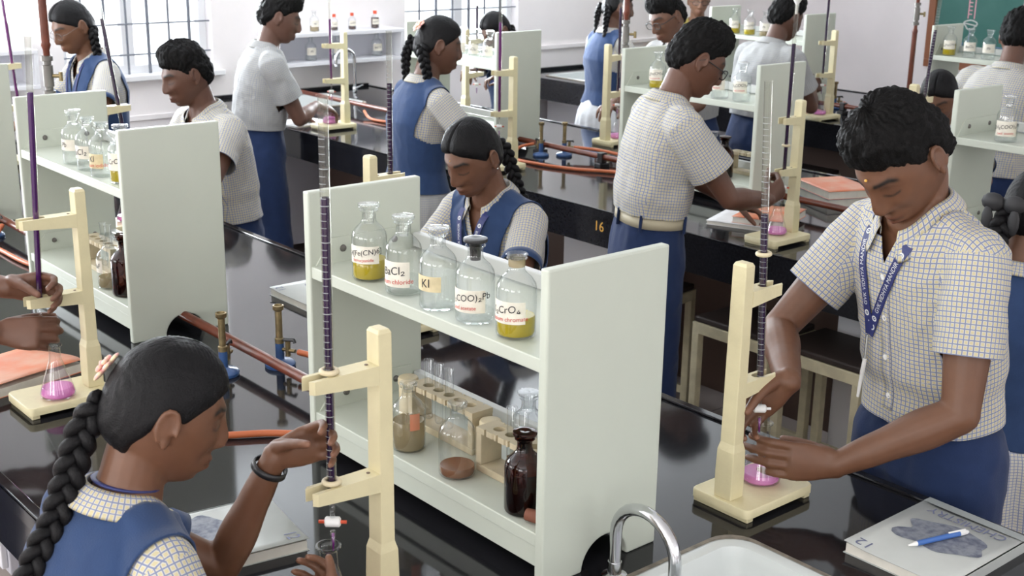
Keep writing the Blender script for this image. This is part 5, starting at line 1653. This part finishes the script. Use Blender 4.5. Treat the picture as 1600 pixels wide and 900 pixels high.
        for q in np.linspace(0, 1, 16):
            zc = top[2] * (1 - q) + hemz * q
            cx = top * (1 - min(1, q * 2.2)) + pel * min(1, q * 2.2); cx = V3((cx[0], cx[1], zc))
            hw = .140 + .042 * sm(0, .25, q) + .05 * q; hd = .108 + .038 * sm(0, .25, q) + .05 * q
            pl_ = 1 + .045 * sm(.05, .5, q) * np.sin(a * 18)
            rows.append(cx + np.outer(np.cos(a) * hw * s * pl_, r0) + np.outer(np.sin(a) * hd * s * pl_, f0))
        rings_mesh(mb, rows, cap=False)
        mb.v = [tuple(V3(p) - org) for p in mb.v]
        H.low = mb.build('skirt', M[bottoms], root, smooth=True)
        ul = H.low.data.uv_layers.new(name='UVMap')
        for p in H.low.data.polygons:
            for li in p.loop_indices:
                i, k = divmod(H.low.data.loops[li].vertex_index, n)
                if k == 0 and any(H.low.data.loops[x_].vertex_index % n == n - 1 for x_ in p.loop_indices): k = n
                ul.data[li].uv = (k * .0165, -i * .04)
        so = H.low.modifiers.new('cloth', 'SOLIDIFY'); so.thickness = .003; so.offset = -1
    # shoes
    if legs:
        for sd in (-1, 1):
            hip = pel + r0 * sd * .078 * s; foot = V3((hip[0], hip[1], ground)) + r0 * sd * stance + f0 * sd * step
            mb = MB(); limb(mb, [foot + z_ * .05 - f0 * .03, foot + z_ * .045 + f0 * .06, foot + z_ * .036 + f0 * .165], [.050, .048, .036], 14)
            mb.v = [(p[0], p[1], max(p[2], ground + .002)) for p in mb.v]
            part(mb, 'shoe', M['black'], root, org, smooth=True)
    if belt:
        mb = MB(); BT = .066; c, f_, u_ = TO(BT); n = 48; rows = []
        for du in (-.017, .017):
            c2, f2, u2 = TO(BT + du); hw = np.interp(BT, [q[0] for q in sec], [q[1] for q in sec]) + .0215; hd = np.interp(BT, [q[0] for q in sec], [q[2] for q in sec]) + .0215
            a = np.linspace(0, 2 * PI, n, endpoint=False); ca, sa = np.cos(a), np.sin(a)
            rows.append(c2 + np.outer(np.sign(ca) * np.abs(ca) ** .82 * hw * s, r0) + np.outer(np.sign(sa) * np.abs(sa) ** .82 * hd * s, f2))
        rings_mesh(mb, rows, cap=False)
        b_ = part(mb, 'belt', M['beige_belt'], root, org, smooth=True); so = b_.modifiers.new('t', 'SOLIDIFY'); so.thickness = .004
        for aa in (40, 90, 140, 220, 270, 320):
            a = math.radians(aa); hw = np.interp(BT, [q[0] for q in sec], [q[1] for q in sec]) + .026; hd = np.interp(BT, [q[0] for q in sec], [q[2] for q in sec]) + .026
            p = c + r0 * math.copysign(abs(math.cos(a)) ** .82, math.cos(a)) * hw * s + f_ * math.copysign(abs(math.sin(a)) ** .82, math.sin(a)) * hd * s
            mb = MB(); mb.tube([Vector(p + u_ * .026), Vector(p - u_ * .03)], .007, 8, flat=.5); part(mb, 'belt_loop', M['trouser'], H.low, org)
    # ------------------------------------------------------------ vest
    if vest:
        hv = .02
        mb = MB()
        rings_mesh(mb, torso(.012, hv - .03, .462, ([-.13, 0, .06, .12, .25, .36, .41, .46], [.020, .017, .014, .013, .011, .011, .012, .010])))
        for key in ('R', 'L'):
            ar = H.arm[key]; sd = 1 if key == 'R' else -1
            limb(mb, [ar['clav'], ar['S'], ar['S'] + nrm(ar['E'] - ar['S']) * .06], [.054 * s, .0635 * s, .060 * s], 18)
            sh_ = TO(.405)[0] + r0 * sd * .125 * s; cN2, fN2, uN2 = TO(.44)
            limb(mb, [cN2 + r0 * sd * .02 * s + uN2 * .004, (cN2 + sh_) / 2 + uN2 * .014 * s, sh_], [.054 * s, .052 * s, .052 * s], 12)
        vcut = [(TO(hv)[0], -TO(hv)[2], .30 * s), (TO(.458)[0], TO(.458)[2] + TO(.458)[1] * .12, .080 * s)]
        for key in ('R', 'L'):
            sd = 1 if key == 'R' else -1
            ar = H.arm[key]; vcut.append((ar['S'] - r0 * sd * .012 * s, nrm(r0 * sd + nrm(ar['E'] - ar['S']) * .35), .17 * s))
        me = vox(mb, max(voxel, .005) * 1.1, 4, 'vest')
        H.vest = cloth_finish(me, 'vest', M['vest'], vcut, thick=.0035, amp=.0028, vneck=(.315, .062, .46))
        for key in ('R', 'L'):
            ar = H.arm[key]; S, E_ = ar['S'], ar['E']; ad = nrm(E_ - S); L = np.linalg.norm(E_ - S) * slv
            mb = MB(); c1 = S + ad * (L - .004)
            u, v = basis(Vector(ad)); u, v = V3(u), V3(v)
            rings_mesh(mb, [ring(c1 - ad * .014, u, v, .0605 * s, .0605 * s, 26), ring(c1 + ad * .012, u, v, .0612 * s, .0612 * s, 26)], cap=False)
            cf = part(mb, 'sleeve_cuff', M['vest'], root, org, smooth=True); so = cf.modifiers.new('t', 'SOLIDIFY'); so.thickness = .003; so.offset = 0
    # ------------------------------------------------------------ hair
    P = hair_points('boy' if boy else 'girl', seed)
    nv_, nu_ = P.shape[:2]
    v, f = grid_closed(P)
    mb = MB(); mb.add(HL(np.array(v)), f)
    hr = part(mb, 'hair', M['hair_b' if boy else 'hair'], root, org, smooth=True)
    H.hair = hr
    for bp in braids:
        if 'hang' in bp:
            x_, t_end = bp['x'], bp['hang']
            P_ = [HL((x_ * .45, -.088, -.005)), HL((x_ * .7, -.108, -.05))]
            for t in np.linspace(.43, t_end, 8):
                c, f_, u_ = TO(t); dd = np.interp(t, [q[0] for q in sec], [q[2] for q in sec]) + bp.get('off', .036)
                P_.append(c + r0 * (x_ + bp.get('out', 0) * (.43 - t)) * s - f_ * dd * s)
            bp = dict(bp, pts=P_)
        mb = MB(); braid(mb, [HL(p) if isinstance(p, tuple) else V3(p) for p in bp['pts']], bp.get('w', .016), r=bp.get('r', .0105))
        part(mb, 'plait', M['hair'], root, org, smooth=True)
        if bp.get('tie') is not None:
            p = HL(bp['pts'][0]); mb = MB(); mb.ball(Vector(p), (.018 * s, .018 * s, .014 * s), 14); part(mb, 'hair_tie', M['black_rub'], root, org, smooth=True)
    # ------------------------------------------------------------ glasses
    if glasses:
        mb = MB(); g_ = MB()
        for sd in (-1, 1):
            w_, h_ = .024, .0165
            rim = []
            for k in range(24):
                a = 2 * PI * k / 24; c_, s2 = math.cos(a), math.sin(a)
                rim.append((sd * .032 + math.copysign(abs(c_) ** .7, c_) * w_, .098 - .06 * (abs(sd * .032 + c_ * w_) ** 1.6), .004 + math.copysign(abs(s2) ** .7, s2) * h_))
            rw = HL(np.array(rim))
            mb.tube([Vector(p) for p in rw], .0019 * s if glasses != 'wire' else .0009 * s, 8, closed=True)
            cen_ = rw.mean(0); k0 = len(g_.v); g_.add([tuple(cen_)] + [tuple(p) for p in rw], [[0, 1 + k, 1 + (k + 1) % 24] for k in range(24)])
            mb.tube([Vector(HL((sd * .056, .090, .008))), Vector(HL((sd * .074, .075, .010))), Vector(HL((sd * .079, .0, .014))), Vector(HL((sd * .079, -.02, .0)))], .0018 * s if glasses != 'wire' else .0009 * s, 8)
        mb.tube([Vector(HL((-.009, .1005, .008))), Vector(HL((0, .104, .010))), Vector(HL((.009, .1005, .008)))], .0018 * s if glasses != 'wire' else .0009 * s, 8)
        ga = part(mb, 'spectacles', M['black'] if glasses == 'black' else M['gal'], root, org, smooth=True)
        part(g_, 'lenses', M['lens'], ga, org, smooth=False)
    return H

M['beige_belt'] = mat('beige_belt', (0.45, 0.40, 0.28), 0.6)

def surf_ray(H, ob, p, d):
    """closest hit of a ray on a garment, in world coordinates"""
    from mathutils.bvhtree import BVHTree
    key = id(ob)
    if not hasattr(H, 'bvh'): H.bvh = {}
    if key not in H.bvh:
        co = get_co(ob.data) + H.org
        H.bvh[key] = BVHTree.FromPolygons([tuple(q) for q in co], [list(q.vertices) for q in ob.data.polygons])
    h = H.bvh[key].ray_cast(Vector(p), Vector(d).normalized(), 1.0)
    return V3(h[0]) if h[0] is not None else None

def placket(H, t0, t1, w=.026):
    mb = MB(); P = []
    for t in np.linspace(t0, t1, 40):
        c, f_, u_ = H.TO(t); row = []
        for x in (-w / 2, w / 2):
            h = surf_ray(H, H.shirt, c + H.r0 * x + f_ * .5, -f_)
            row.append((h if h is not None else c + f_ * .12) + f_ * .0016)
        P.append(row)
    vv = [p for r_ in P for p in r_]
    mb.add(vv, [[2 * i, 2 * i + 1, 2 * i + 3, 2 * i + 2] for i in range(len(P) - 1)])
    mb.v = [tuple(V3(p) - H.org) for p in mb.v]
    o = mb.build('button_placket', H.shirt.data.materials[0], H.shirt, smooth=True)
    ul = o.data.uv_layers.new(name='UVMap')
    for lp in o.data.loops:
        i, k = divmod(lp.vertex_index, 2); ul.data[lp.index].uv = (k * w + .003, i * (t0 - t1) / 39 + .004)
    so = o.modifiers.new('t', 'SOLIDIFY'); so.thickness = .002; so.offset = 0
def lanyard(H, ob, vlow_t, vlow_x=0.0, w=.018, text='GVK VIDHYA MANDIR', tsize=.0125, sx=.066, card=True, lift=.0045, ttop=.452):
    """ribbon from both sides of the neck to one point on the chest, lettered along each side"""
    s = H.s; root, org, r0 = H.root, H.org, H.r0
    cL, fL, uL = H.TO(vlow_t)
    low = cL + r0 * vlow_x * s
    mb = MB(); LT = []; DS = []
    for sd in (-1, 1):
        letters = MB(); disc = MB(); LT.append(letters)
        cT, fT, uT = H.TO(ttop); top = cT + r0 * sd * sx * s + fT * .03
        K = 26; cen = []
        for k in range(K + 1):
            q = k / K; p = top * (1 - q) + low * q
            f_ = fT * (1 - q) + fL * q
            hs = [x for x in (surf_ray(H, g, p + f_ * .17 * s, -f_) for g in {id(ob): ob, id(H.shirt): H.shirt, id(H.body): H.body}.values()) if x is not None]
            h = max(hs, key=lambda x: float(np.dot(x, f_))) if hs else p + f_ * .1
            cen.append(h + f_ * lift)
        for _ in range(5): cen = [cen[0]] + [np.maximum(0, 0) + (cen[i - 1] + 2 * cen[i] + cen[i + 1]) / 4 for i in range(1, K)] + [cen[-1]]
        # over the shoulder to the back of the neck
        bk = [cT + r0 * sd * .062 * s + uT * .026 - fT * .0, cT + r0 * sd * .045 * s - fT * .055 + uT * .024]
        path = bk[::-1] + cen
        P = [V3(p) for p in path]; n = len(P)
        tang = [nrm(P[min(i + 1, n - 1)] - P[max(i - 1, 0)]) for i in range(n)]
        side = []
        for i in range(n):
            outv = fT if i > 2 else nrm(r0 * sd + uT * .6)
            x = np.cross(tang[i], outv); side.append(nrm(x))
        vv = []
        for i in range(n): vv += [P[i] - side[i] * w / 2, P[i] + side[i] * w / 2]
        mb.add(vv, [[2 * i, 2 * i + 2, 2 * i + 3, 2 * i + 1] for i in range(n - 1)])
        # lettering: arc length from the low end, reading upwards
        seg = [np.linalg.norm(P[i + 1] - P[i]) for i in range(n - 1)]; cum = np.concatenate([[0], np.cumsum(seg)]); Ltot = cum[-1]
        def pt(sv, off, dz=.0013):
            sv = Ltot - sv
            i = int(np.clip(np.searchsorted(cum, sv) - 1, 0, n - 2)); q = (sv - cum[i]) / max(seg[i], 1e-6)
            p = P[i] * (1 - q) + P[i + 1] * q; sdv = nrm(side[i] * (1 - q) + side[i + 1] * q); nv = np.cross(sdv, tang[i]); 
            if np.dot(nv, fT) < 0: nv = -nv
            return p + sdv * off + nv * dz
        v, f = text_data(text, tsize, 0.0, 'LEFT')
        wid = max(p[0] for p in v)
        s0 = .062
        letters.add([tuple(pt(s0 + p[0], p[1])) for p in v], f)
        for sc in (s0 - .016, s0 + wid + .016):
            m_ = 20
            ro = [tuple(pt(sc + .0062 * math.cos(2 * PI * k / m_), .0062 * math.sin(2 * PI * k / m_))) for k in range(m_)]
            ri = [tuple(pt(sc + .0034 * math.cos(2 * PI * k / m_), .0034 * math.sin(2 * PI * k / m_))) for k in range(m_)]
            disc = MB(); DS.append(disc)
            disc.add(ro + ri, [[k, (k + 1) % m_, m_ + (k + 1) % m_, m_ + k] for k in range(m_)])
            disc.add([tuple(pt(sc + .0016 * math.cos(2 * PI * k / 8), .0016 * math.sin(2 * PI * k / 8))) for k in range(8)], [list(range(8))])
        for a0, a1, sc in ((200, 340, .024),):
            m_ = 14
            ro = [tuple(pt(sc + .0082 * math.cos(math.radians(a0 + (a1 - a0) * k / m_)), .0082 * math.sin(math.radians(a0 + (a1 - a0) * k / m_)))) for k in range(m_ + 1)]
            ri = [tuple(pt(sc + .0055 * math.cos(math.radians(a0 + (a1 - a0) * k / m_)), .0055 * math.sin(math.radians(a0 + (a1 - a0) * k / m_)))) for k in range(m_ + 1)]
            disc = MB(); DS.append(disc); disc.add(ro + ri, [[k, k + 1, m_ + 2 + k, m_ + 1 + k] for k in range(m_)])
    lo = part(mb, 'lanyard', M['lanyard'], root, org, smooth=False)
    so = lo.modifiers.new('t', 'SOLIDIFY'); so.thickness = .0012; so.offset = 0
    for q in LT: part(q, 'lanyard_lettering', M['tick'], lo, org, smooth=False)
    for q in DS: part(q, 'lanyard_emblem', M['tick'], lo, org, smooth=False)
    if card:
        end = cen[-1]
        c = MB(); dn = V3((0, 0, -1))
        p0 = end + fL * .004; q = p0 + dn * .05 * s
        c.tube([Vector(p0), Vector(q)], .003, 8)
        part(c, 'clip', M['silver'], lo, org)
        c = MB()
        if card == 'slim':
            c.tube([Vector(q), Vector(q + dn * .03 - H.r0 * -.004), Vector(q + dn * .085 - H.r0 * -.010)], [.0042, .0048, .0030], 10)
            part(c, 'white_pen', M['white'], lo, org)
            return lo
        R = Matrix((tuple(np.stack([r0 * .96 + fL * .25, fL, -dn], 1)[0]), tuple(np.stack([r0 * .96 + fL * .25, fL, -dn], 1)[1]), tuple(np.stack([r0, fL, -dn], 1)[2])))
        ang = card if isinstance(card, float) else 1.2
        rr = nrm(r0 * math.cos(ang) + fL * math.sin(ang)); nn = np.cross(rr, V3((0, 0, 1)))
        R = Matrix([[rr[i], nn[i], (0, 0, 1)[i]] for i in range(3)])
        c.box(Vector(q + dn * .043), (.054 * s, .004, .086 * s), rot=R)
        part(c, 'identity_card', M['white'], lo, org, bevel=.001)
    return lo

def flower_clip(H, p, r=.018, n=5, name='hair_clip'):
    c = H.HL(p); mb = MB(); out = nrm(c - H.HL((0, 0, .0))); u, v = basis(Vector(out)); u, v = V3(u), V3(v)
    for ring_, rr, lift in ((n, r, .0), (n, r * .62, .006)):
        for k in range(ring_):
            a = 2 * PI * k / ring_ + ring_ * .1 + lift * 60
            d = u * math.cos(a) + v * math.sin(a)
            R = np.stack([d, np.cross(out, d), out], 1); Rm = Matrix([list(x) for x in R])
            mb.ball(Vector(c + d * rr * .7 + out * (.004 + lift)), (rr * .62, rr * .45, .0035), 10, R=Rm)
    mb.ball(Vector(c + out * .011), .005, 8)
    part(mb, name, M['pinkclip'], H.root, H.org, smooth=True)
def wrist_band(H, key, back=.03, r=.030, w=.016, m_='black', name='wrist_watch', dial=False):
    ar = H.arm[key]; d = nrm(ar['W'] - ar['E']); c = ar['W'] - d * back; u, v = basis(Vector(d)); u, v = V3(u), V3(v)
    mb = MB(); rings_mesh(mb, [ring(c - d * w / 2, u, v, r, r, 24), ring(c + d * w / 2, u, v, r * .97, r * .97, 24)], cap=False)
    o = part(mb, name, M[m_], H.root, H.org, smooth=True); so = o.modifiers.new('t', 'SOLIDIFY'); so.thickness = .003; so.offset = 1
    if dial:
        n_ = -nrm(ar['n'] - d * np.dot(ar['n'], d)); mb = MB(); mb.lathe([(.001, 0), (.015, 0), (.015, .006), (.012, .008), (.001, .008)], 20, c=Vector(c + n_ * r), axis=Vector(n_)); part(mb, 'watch_case', M['silver'], o, H.org)
    return o
def stud(H, sd=1):
    mb = MB(); mb.ball(Vector(H.HL((sd * .083, -.004, -.030))), .0032, 10); part(mb, 'ear_stud', M['silver'], H.root, H.org, smooth=True)
def mark(H, z=.048, col='gold', r=.0022, x=0.0):
    mb = MB(); mb.ball(Vector(H.HL((x, .0905 - .10 * max(0, z - .03), z))), (r, r, r), 8); part(mb, 'forehead_mark', M[col], H.root, H.org, smooth=True)
def buttons(H, ts, x=0.0):
    for t in ts:
        c, f_, u_ = H.TO(t); h = surf_ray(H, H.shirt, c + H.r0 * x + f_ * .5, -f_)
        if h is None: continue
        mb = MB(); mb.lathe([(.0005, 0), (.0058, 0), (.0058, .002), (.004, .0022), (.0035, .0012), (.0005, .0012)], 16, c=Vector(h + f_ * .001), axis=Vector(f_)); part(mb, 'button', M['white'], H.shirt, H.org, smooth='auto')

# ---------------------------------------------------------------- the people in the room
GR = dict(curl=(35, 45, 30), thumb=(.55, .55, .5), tcurl=30)
# boy in front with the lanyard
h = person('boy with a blue lanyard over a checked shirt, bowed over the flask he grips', (.087, .80, 1.55), -106, lean=16, hp=47, hyaw=11, hroll=-4, s=1.0, sex='boy', voxel=.0034, seed=3, tuck=False, bulk=.85, hem=.03, tuckin=.05, slr=.062,
           arms={'R': dict(wrist=(.018, .602, 1.135), d=(-.50, -.56, -.62), n=(.72, -.62, -.1), curl=(26, 42, 30), spread=.08, thumb=(.6, .25, .6), tcurl=20, pole=(-.85, .35, -.4)),
                 'L': dict(wrist=(.112, .640, .985), d=(-.70, -.70, .04), n=(-.70, .66, -.12), curl=(12, 22, 14), spread=.035, thumb=(.75, .12, .7), tcurl=10, pole=(.75, .15, -.65))})
H10 = h
lanyard(h, h.shirt, .215, .05, card='slim', w=.020, tsize=.0135); mark(h, .047, 'gold', .003); placket(h, .37, .06); buttons(h, (.36, .27, .18, .09))
# girl nearest the camera
h = person('girl with a long plait and pink hair clip, one hand on the nearest burette', (-.165, -.565, 1.305), 94, lean=14, hp=22, hyaw=-20, hroll=0, s=.87, sex='girl', voxel=.0034, seed=11, vest=True, bottoms='check_skirt',
           braids=[dict(x=-.02, hang=.10, w=.0145, r=.0102, out=.02)],
           arms={'L': dict(wrist=(-.170, -.392, 1.188), d=(.60, .68, .40), n=(.70, -.60, -.05), curl=(26, 44, 30), spread=.14, thumb=(.65, .15, .6), tcurl=15, pole=(-.1, .25, -1)),
                 'R': dict(wrist=(.005, -.425, 1.0), d=(-.72, .62, .1), n=(-.45, -.5, .5), curl=(40, 45, 30), pole=(.7, -.2, -.8))})
H1 = h
cB, fB, uB = h.TO(.459); mb = MB()
mb.tube([Vector(cB + (-fB * math.cos(a) + h.r0 * math.sin(a)) * .051 * h.s + uB * .030) for a in np.radians(np.linspace(-120, 120, 24))], .006, 8, flat=.45)
part(mb, 'lanyard', M['lanyard'], h.root, h.org, smooth=True)
flower_clip(h, (-.035, -.096, .040), .02); wrist_band(h, 'L', .020, .0250, .010, 'black', 'wrist_watch')
# person at the left whose hands work the left burette
h = person('person cut off by the left edge, both dark hands at the left burette', (-1.60, -.74, 1.50), 50, lean=12, hp=30, s=1.0, sex='boy', voxel=.0042, seed=21, skin=(.12, .052, .03),
           arms={'L': dict(wrist=(-1.372, -.365, 1.165), d=(.65, .74, .04), n=(.72, -.62, -.25), curl=(30, 45, 30), thumb=(.65, .1, .6), tcurl=20, pole=(-.4, -.2, -1)),
                 'R': dict(wrist=(-1.345, -.402, 1.075), d=(.65, .75, .0), n=(-.66, .60, -.4), curl=(45, 55, 40), thumb=(.7, .35, .45), tcurl=15, pole=(.5, -.5, -.9))})
# girl in the vest behind the central rack
h = person('girl in blue vest with lanyard and ear stud, looking down behind the central rack', (-1.436, 1.0, 1.299), -84, lean=12, hp=30, hyaw=0, hroll=3, s=.96, sex='girl', voxel=.0036, seed=12, vest=True, bottoms='check_skirt', skin=(.145, .066, .038),
           braids=[dict(x=-.03, hang=.20, w=.014, r=.010, off=.03)],
           arms={'R': dict(wrist=(-1.45, .70, .99), d=(.4, -.85, -.2), n=(0, -.1, -1), pole=(-.6, .2, -.8)), 'L': dict(wrist=(-1.20, .70, .98), d=(-.4, -.8, -.1), n=(0, 0, -1), pole=(.7, .2, -.6))})
lanyard(h, h.vest, .20, .02, w=.021, tsize=.0125, sx=.056, lift=.011, card=False, ttop=.45); stud(h, -1); mark(h, .050, 'gold', .0018)
# boy standing with his back to the camera in the middle
h = person('boy in black glasses and checked shirt, back turned, standing at the middle bench', (-1.358, 1.85, 1.529), 64, lean=10, hp=30, hyaw=-4, hroll=0, s=.97, bulk=.94, sex='boy', voxel=.0042, seed=5, belt=True, glasses='black', skin=(.115, .05, .03),
           arms={'R': dict(wrist=(-1.195, 2.06, 1.075), d=(-.05, .8, .35), n=(-.9, -.1, -.1), curl=(45, 55, 35), pole=(.5, -.6, -.7)), 'L': dict(wrist=(-1.45, 2.20, 1.0), d=(.7, .6, -.3), n=(.2, 0, -1), pole=(-.7, -.3, -.6))})
# boy looking down at the left behind the left rack
h = person('boy in checked shirt with short hair, looking down behind the left rack', (-3.23, 1.0, 1.346), -90, lean=12, hp=20, hyaw=-6, s=1.0, sex='boy', voxel=.005, seed=7, tuck=False, slr=.066, skin=(.11, .05, .032), hem=.02,
           arms={'R': dict(wrist=(-2.95, .70, 1.03), d=(.5, -.8, -.2), n=(0, 0, -1), pole=(-.5, .3, -.8)), 'L': dict(wrist=(-2.80, .68, 1.0), d=(-.35, -.8, -.2), n=(0, 0, -1), pole=(.35, .35, -1))})
# girl with glasses at the far left window
h = person('girl in spectacles with two plaits standing before the left window', (-4.331, 1.0, 1.45), -88, lean=6, hp=26, hyaw=4, s=1.0, sex='girl', voxel=.006, seed=13, vest=True, bottoms='check_skirt', glasses='wire',
           braids=[dict(pts=[(.055, -.06, -.04), (.075, -.03, -.10), (.085, .02, -.20), (.08, .05, -.30)], w=.015, r=.011), dict(pts=[(-.055, -.06, -.03), (-.082, -.03, -.05), (-.085, .0, -.14), (-.075, .04, -.24), (-.07, .06, -.33)], w=.014, r=.010)],
           arms={'R': dict(wrist=(-4.3, .72, 1.05), d=(.4, -.8, -.2), n=(0, 0, -1)), 'L': dict(wrist=(-3.95, .72, 1.05), d=(-.4, -.8, -.2), n=(0, 0, -1))})
lanyard(h, h.vest, .13, 0, w=.011, tsize=.006, card=False, ttop=.44)
# boy at the window-end basin
h = person('boy in pale checked shirt and blue trousers standing at the window-end basin', (-4.105, 1.93, 1.469), 72, lean=9, hp=22, hyaw=-12, s=1.02, sex='boy', voxel=.0055, seed=8, shirt='check_pale', skin=(.12, .058, .04), stance=.10, step=.06, slr=.066,
           arms={'R': dict(wrist=(-4.10, 2.12, 1.03), d=(.0, .9, -.25), n=(-.3, .1, -1), curl=(25, 30, 20), pole=(.6, -.4, -.7)), 'L': dict(wrist=(-4.36, 2.12, .95), d=(.2, .9, -.2), n=(0, 0, -1), pole=(-.8, -.4, -.4))})
# girl with the pink flower in her hair
h = person('girl with a pink flower in her hair and blue vest, back turned', (-2.842, 1.93, 1.443), 80, lean=8, hp=14, hyaw=-14, s=1.0, sex='girl', voxel=.005, seed=14, vest=True, bottoms='check_pale', skin=(.12, .055, .034),
           braids=[dict(pts=[(-.03, -.098, .01), (-.055, -.108, -.06), (-.07, -.09, -.13), (-.075, -.07, -.19)], w=.014, r=.011), dict(pts=[(.055, -.075, -.01), (.072, -.06, -.06), (.075, -.03, -.12), (.06, -.01, -.18)], w=.015, r=.012)],
           arms={'R': dict(wrist=(-2.745, 2.12, 1.06), d=(-.4, .8, -.1), n=(-.3, 0, -1), pole=(.8, -.4, -.4)), 'L': dict(wrist=(-2.92, 2.20, 1.0), d=(.4, .8, 0), n=(0, 0, -1))})
flower_clip(h, (.012, -.095, .062), .026, 6)
# girl facing us at the second window
h = person('girl facing the camera at the second window behind the far rack', (-4.418, 3.55, 1.31), -80, lean=14, hp=36, hyaw=-5, s=.97, sex='girl', voxel=.006, seed=15, vest=True, bottoms='check_skirt', skin=(.10, .048, .03),
           braids=[dict(pts=[(-.05, -.075, -.02), (-.08, -.05, -.04), (-.10, -.03, -.07)], w=.013, r=.010), dict(pts=[(.055, -.07, -.02), (.075, -.04, -.10), (.07, .02, -.22), (.065, .04, -.30)], w=.013, r=.010)],
           arms={'R': dict(wrist=(-4.28, 3.22, 1.105), d=(.75, -.55, .1), n=(.2, -.3, -.9), curl=(40, 45, 30), pole=(-.6, .2, -.8)), 'L': dict(wrist=(-3.98, 3.26, 1.09), d=(-.6, -.7, .15), n=(-.2, -.5, -.8), curl=(40, 50, 30), pole=(.8, .2, -.6))})
wrist_band(h, 'L', .02, .028, .02, 'silver', 'wrist_watch'); lanyard(h, h.vest, .12, 0, w=.012, tsize=.007, card=.2, ttop=.44)
# girl at the rear bench
h = person('girl in blue vest and white skirt with her back turned at the rear bench', (-4.173, 4.30, 1.432), 80, lean=4, hp=12, hyaw=-15, s=.98, sex='girl', voxel=.006, seed=16, vest=True, bottoms='white_skirt', skin=(.12, .055, .034),
           braids=[dict(pts=[(-.035, -.09, .0), (-.05, -.10, -.06), (-.055, -.09, -.14)], w=.014, r=.011), dict(pts=[(.05, -.08, .0), (.068, -.08, -.06), (.07, -.07, -.16)], w=.014, r=.011)],
           arms={'R': dict(wrist=(-3.98, 4.55, 1.0), d=(0, .9, -.1), n=(0, 0, -1)), 'L': dict(wrist=(-4.3, 4.55, 1.0), d=(0, .9, -.1), n=(0, 0, -1))})
# boy with glasses on the far side of the middle bench
h = person('boy in dark glasses bending forward on the far side of the middle bench', (-3.112, 3.60, 1.473), -90, lean=18, hp=26, hyaw=-6, hroll=-6, s=1.02, sex='boy', voxel=.005, seed=9, glasses='black', shirt='check_pale', skin=(.14, .066, .04),
           arms={'R': dict(wrist=(-3.15, 3.26, 1.05), d=(.4, -.8, 0), n=(0, 0, -1)), 'L': dict(wrist=(-2.8, 3.28, 1.02), d=(-.4, -.8, 0), n=(0, 0, -1))})
# teacher
h = person('woman in mustard cloth with glasses, standing behind the rear bench', (-4.96, 5.92, 1.375), -65, lean=2, hp=8, hyaw=25, s=1.0, sex='girl', voxel=.007, seed=17, shirt='saree', bottoms='saree', glasses='black', skin=(.25, .13, .08), sleeve=.7,
           braids=[dict(pts=[(0, -.095, -.03), (0, -.11, -.09), (0, -.12, -.2)], w=.018, r=.014)])
lanyard(h, h.shirt, .14, 0, w=.016, tsize=.006, card=False, ttop=.44)
# boy in grey shirt at the rear bench
h = person('boy in grey-white shirt bending over his flask at the rear bench', (-2.908, 4.30, 1.46), 80, lean=14, hp=24, hyaw=2, s=1.02, sex='boy', voxel=.0055, seed=10, shirt='check_pale', skin=(.10, .046, .03),
           arms={'R': dict(wrist=(-2.86, 4.50, 1.10), d=(.0, .85, -.1), n=(-.9, .1, -.3), curl=(50, 60, 40), pole=(.6, -.4, -.8)), 'L': dict(wrist=(-3.02, 4.52, .99), d=(.7, .6, 0), n=(0, 0, -1))})
# bowed girl behind the lanyard boy
h = person('girl with bowed head whose face is half hidden behind the lanyard boy', (-1.475, 3.50, 1.27), -80, lean=16, hp=34, hyaw=10, s=.96, sex='girl', voxel=.006, seed=18, vest=True, bottoms='check_skirt', skin=(.15, .07, .04),
           arms={'R': dict(wrist=(-1.35, 3.22, 1.03), d=(.3, -.8, 0), n=(0, 0, -1)), 'L': dict(wrist=(-1.15, 3.22, 1.0), d=(-.4, -.8, 0), n=(0, 0, -1))})
# boy in front of the chalkboard
h = person('boy in checked shirt with his back turned in front of the green chalkboard', (-1.587, 4.30, 1.46), 88, lean=12, hp=26, hyaw=16, s=1.02, sex='boy', voxel=.0055, seed=19, skin=(.11, .05, .032), hem=.0, tuck=False,
           arms={'R': dict(wrist=(-1.35, 4.52, 1.02), d=(-.2, .9, 0), n=(0, 0, -1)), 'L': dict(wrist=(-1.75, 4.52, 1.02), d=(.3, .9, 0), n=(0, 0, -1))})
# girl at the right edge
h = person('girl in blue vest and checked skirt, back turned, cut by the right edge', (-.150, 1.80, 1.257), 96, lean=10, hp=20, hyaw=0, s=.97, sex='girl', voxel=.005, seed=20, vest=True, bottoms='check_skirt',
           braids=[dict(x=-.045, hang=.23, w=.018, r=.0135)],
           arms={'R': dict(wrist=(-.0, 2.12, 1.02), d=(-.2, .9, 0), n=(0, 0, -1)), 'L': dict(wrist=(-.32, 2.12, 1.02), d=(.3, .9, 0), n=(0, 0, -1))})
mb = MB()
for sd in (-1, 1):
    c = h.HL((-.035 + sd * .028, -.125, .0)); mb.ball(Vector(c), (.032, .016, .024), 12)
    c = h.HL((-.035 + sd * .035, -.12, -.045)); mb.ball(Vector(c), (.016, .008, .035), 10)
part(mb, 'hair_ribbon', M['black_rub'], h.root, h.org, smooth=True)
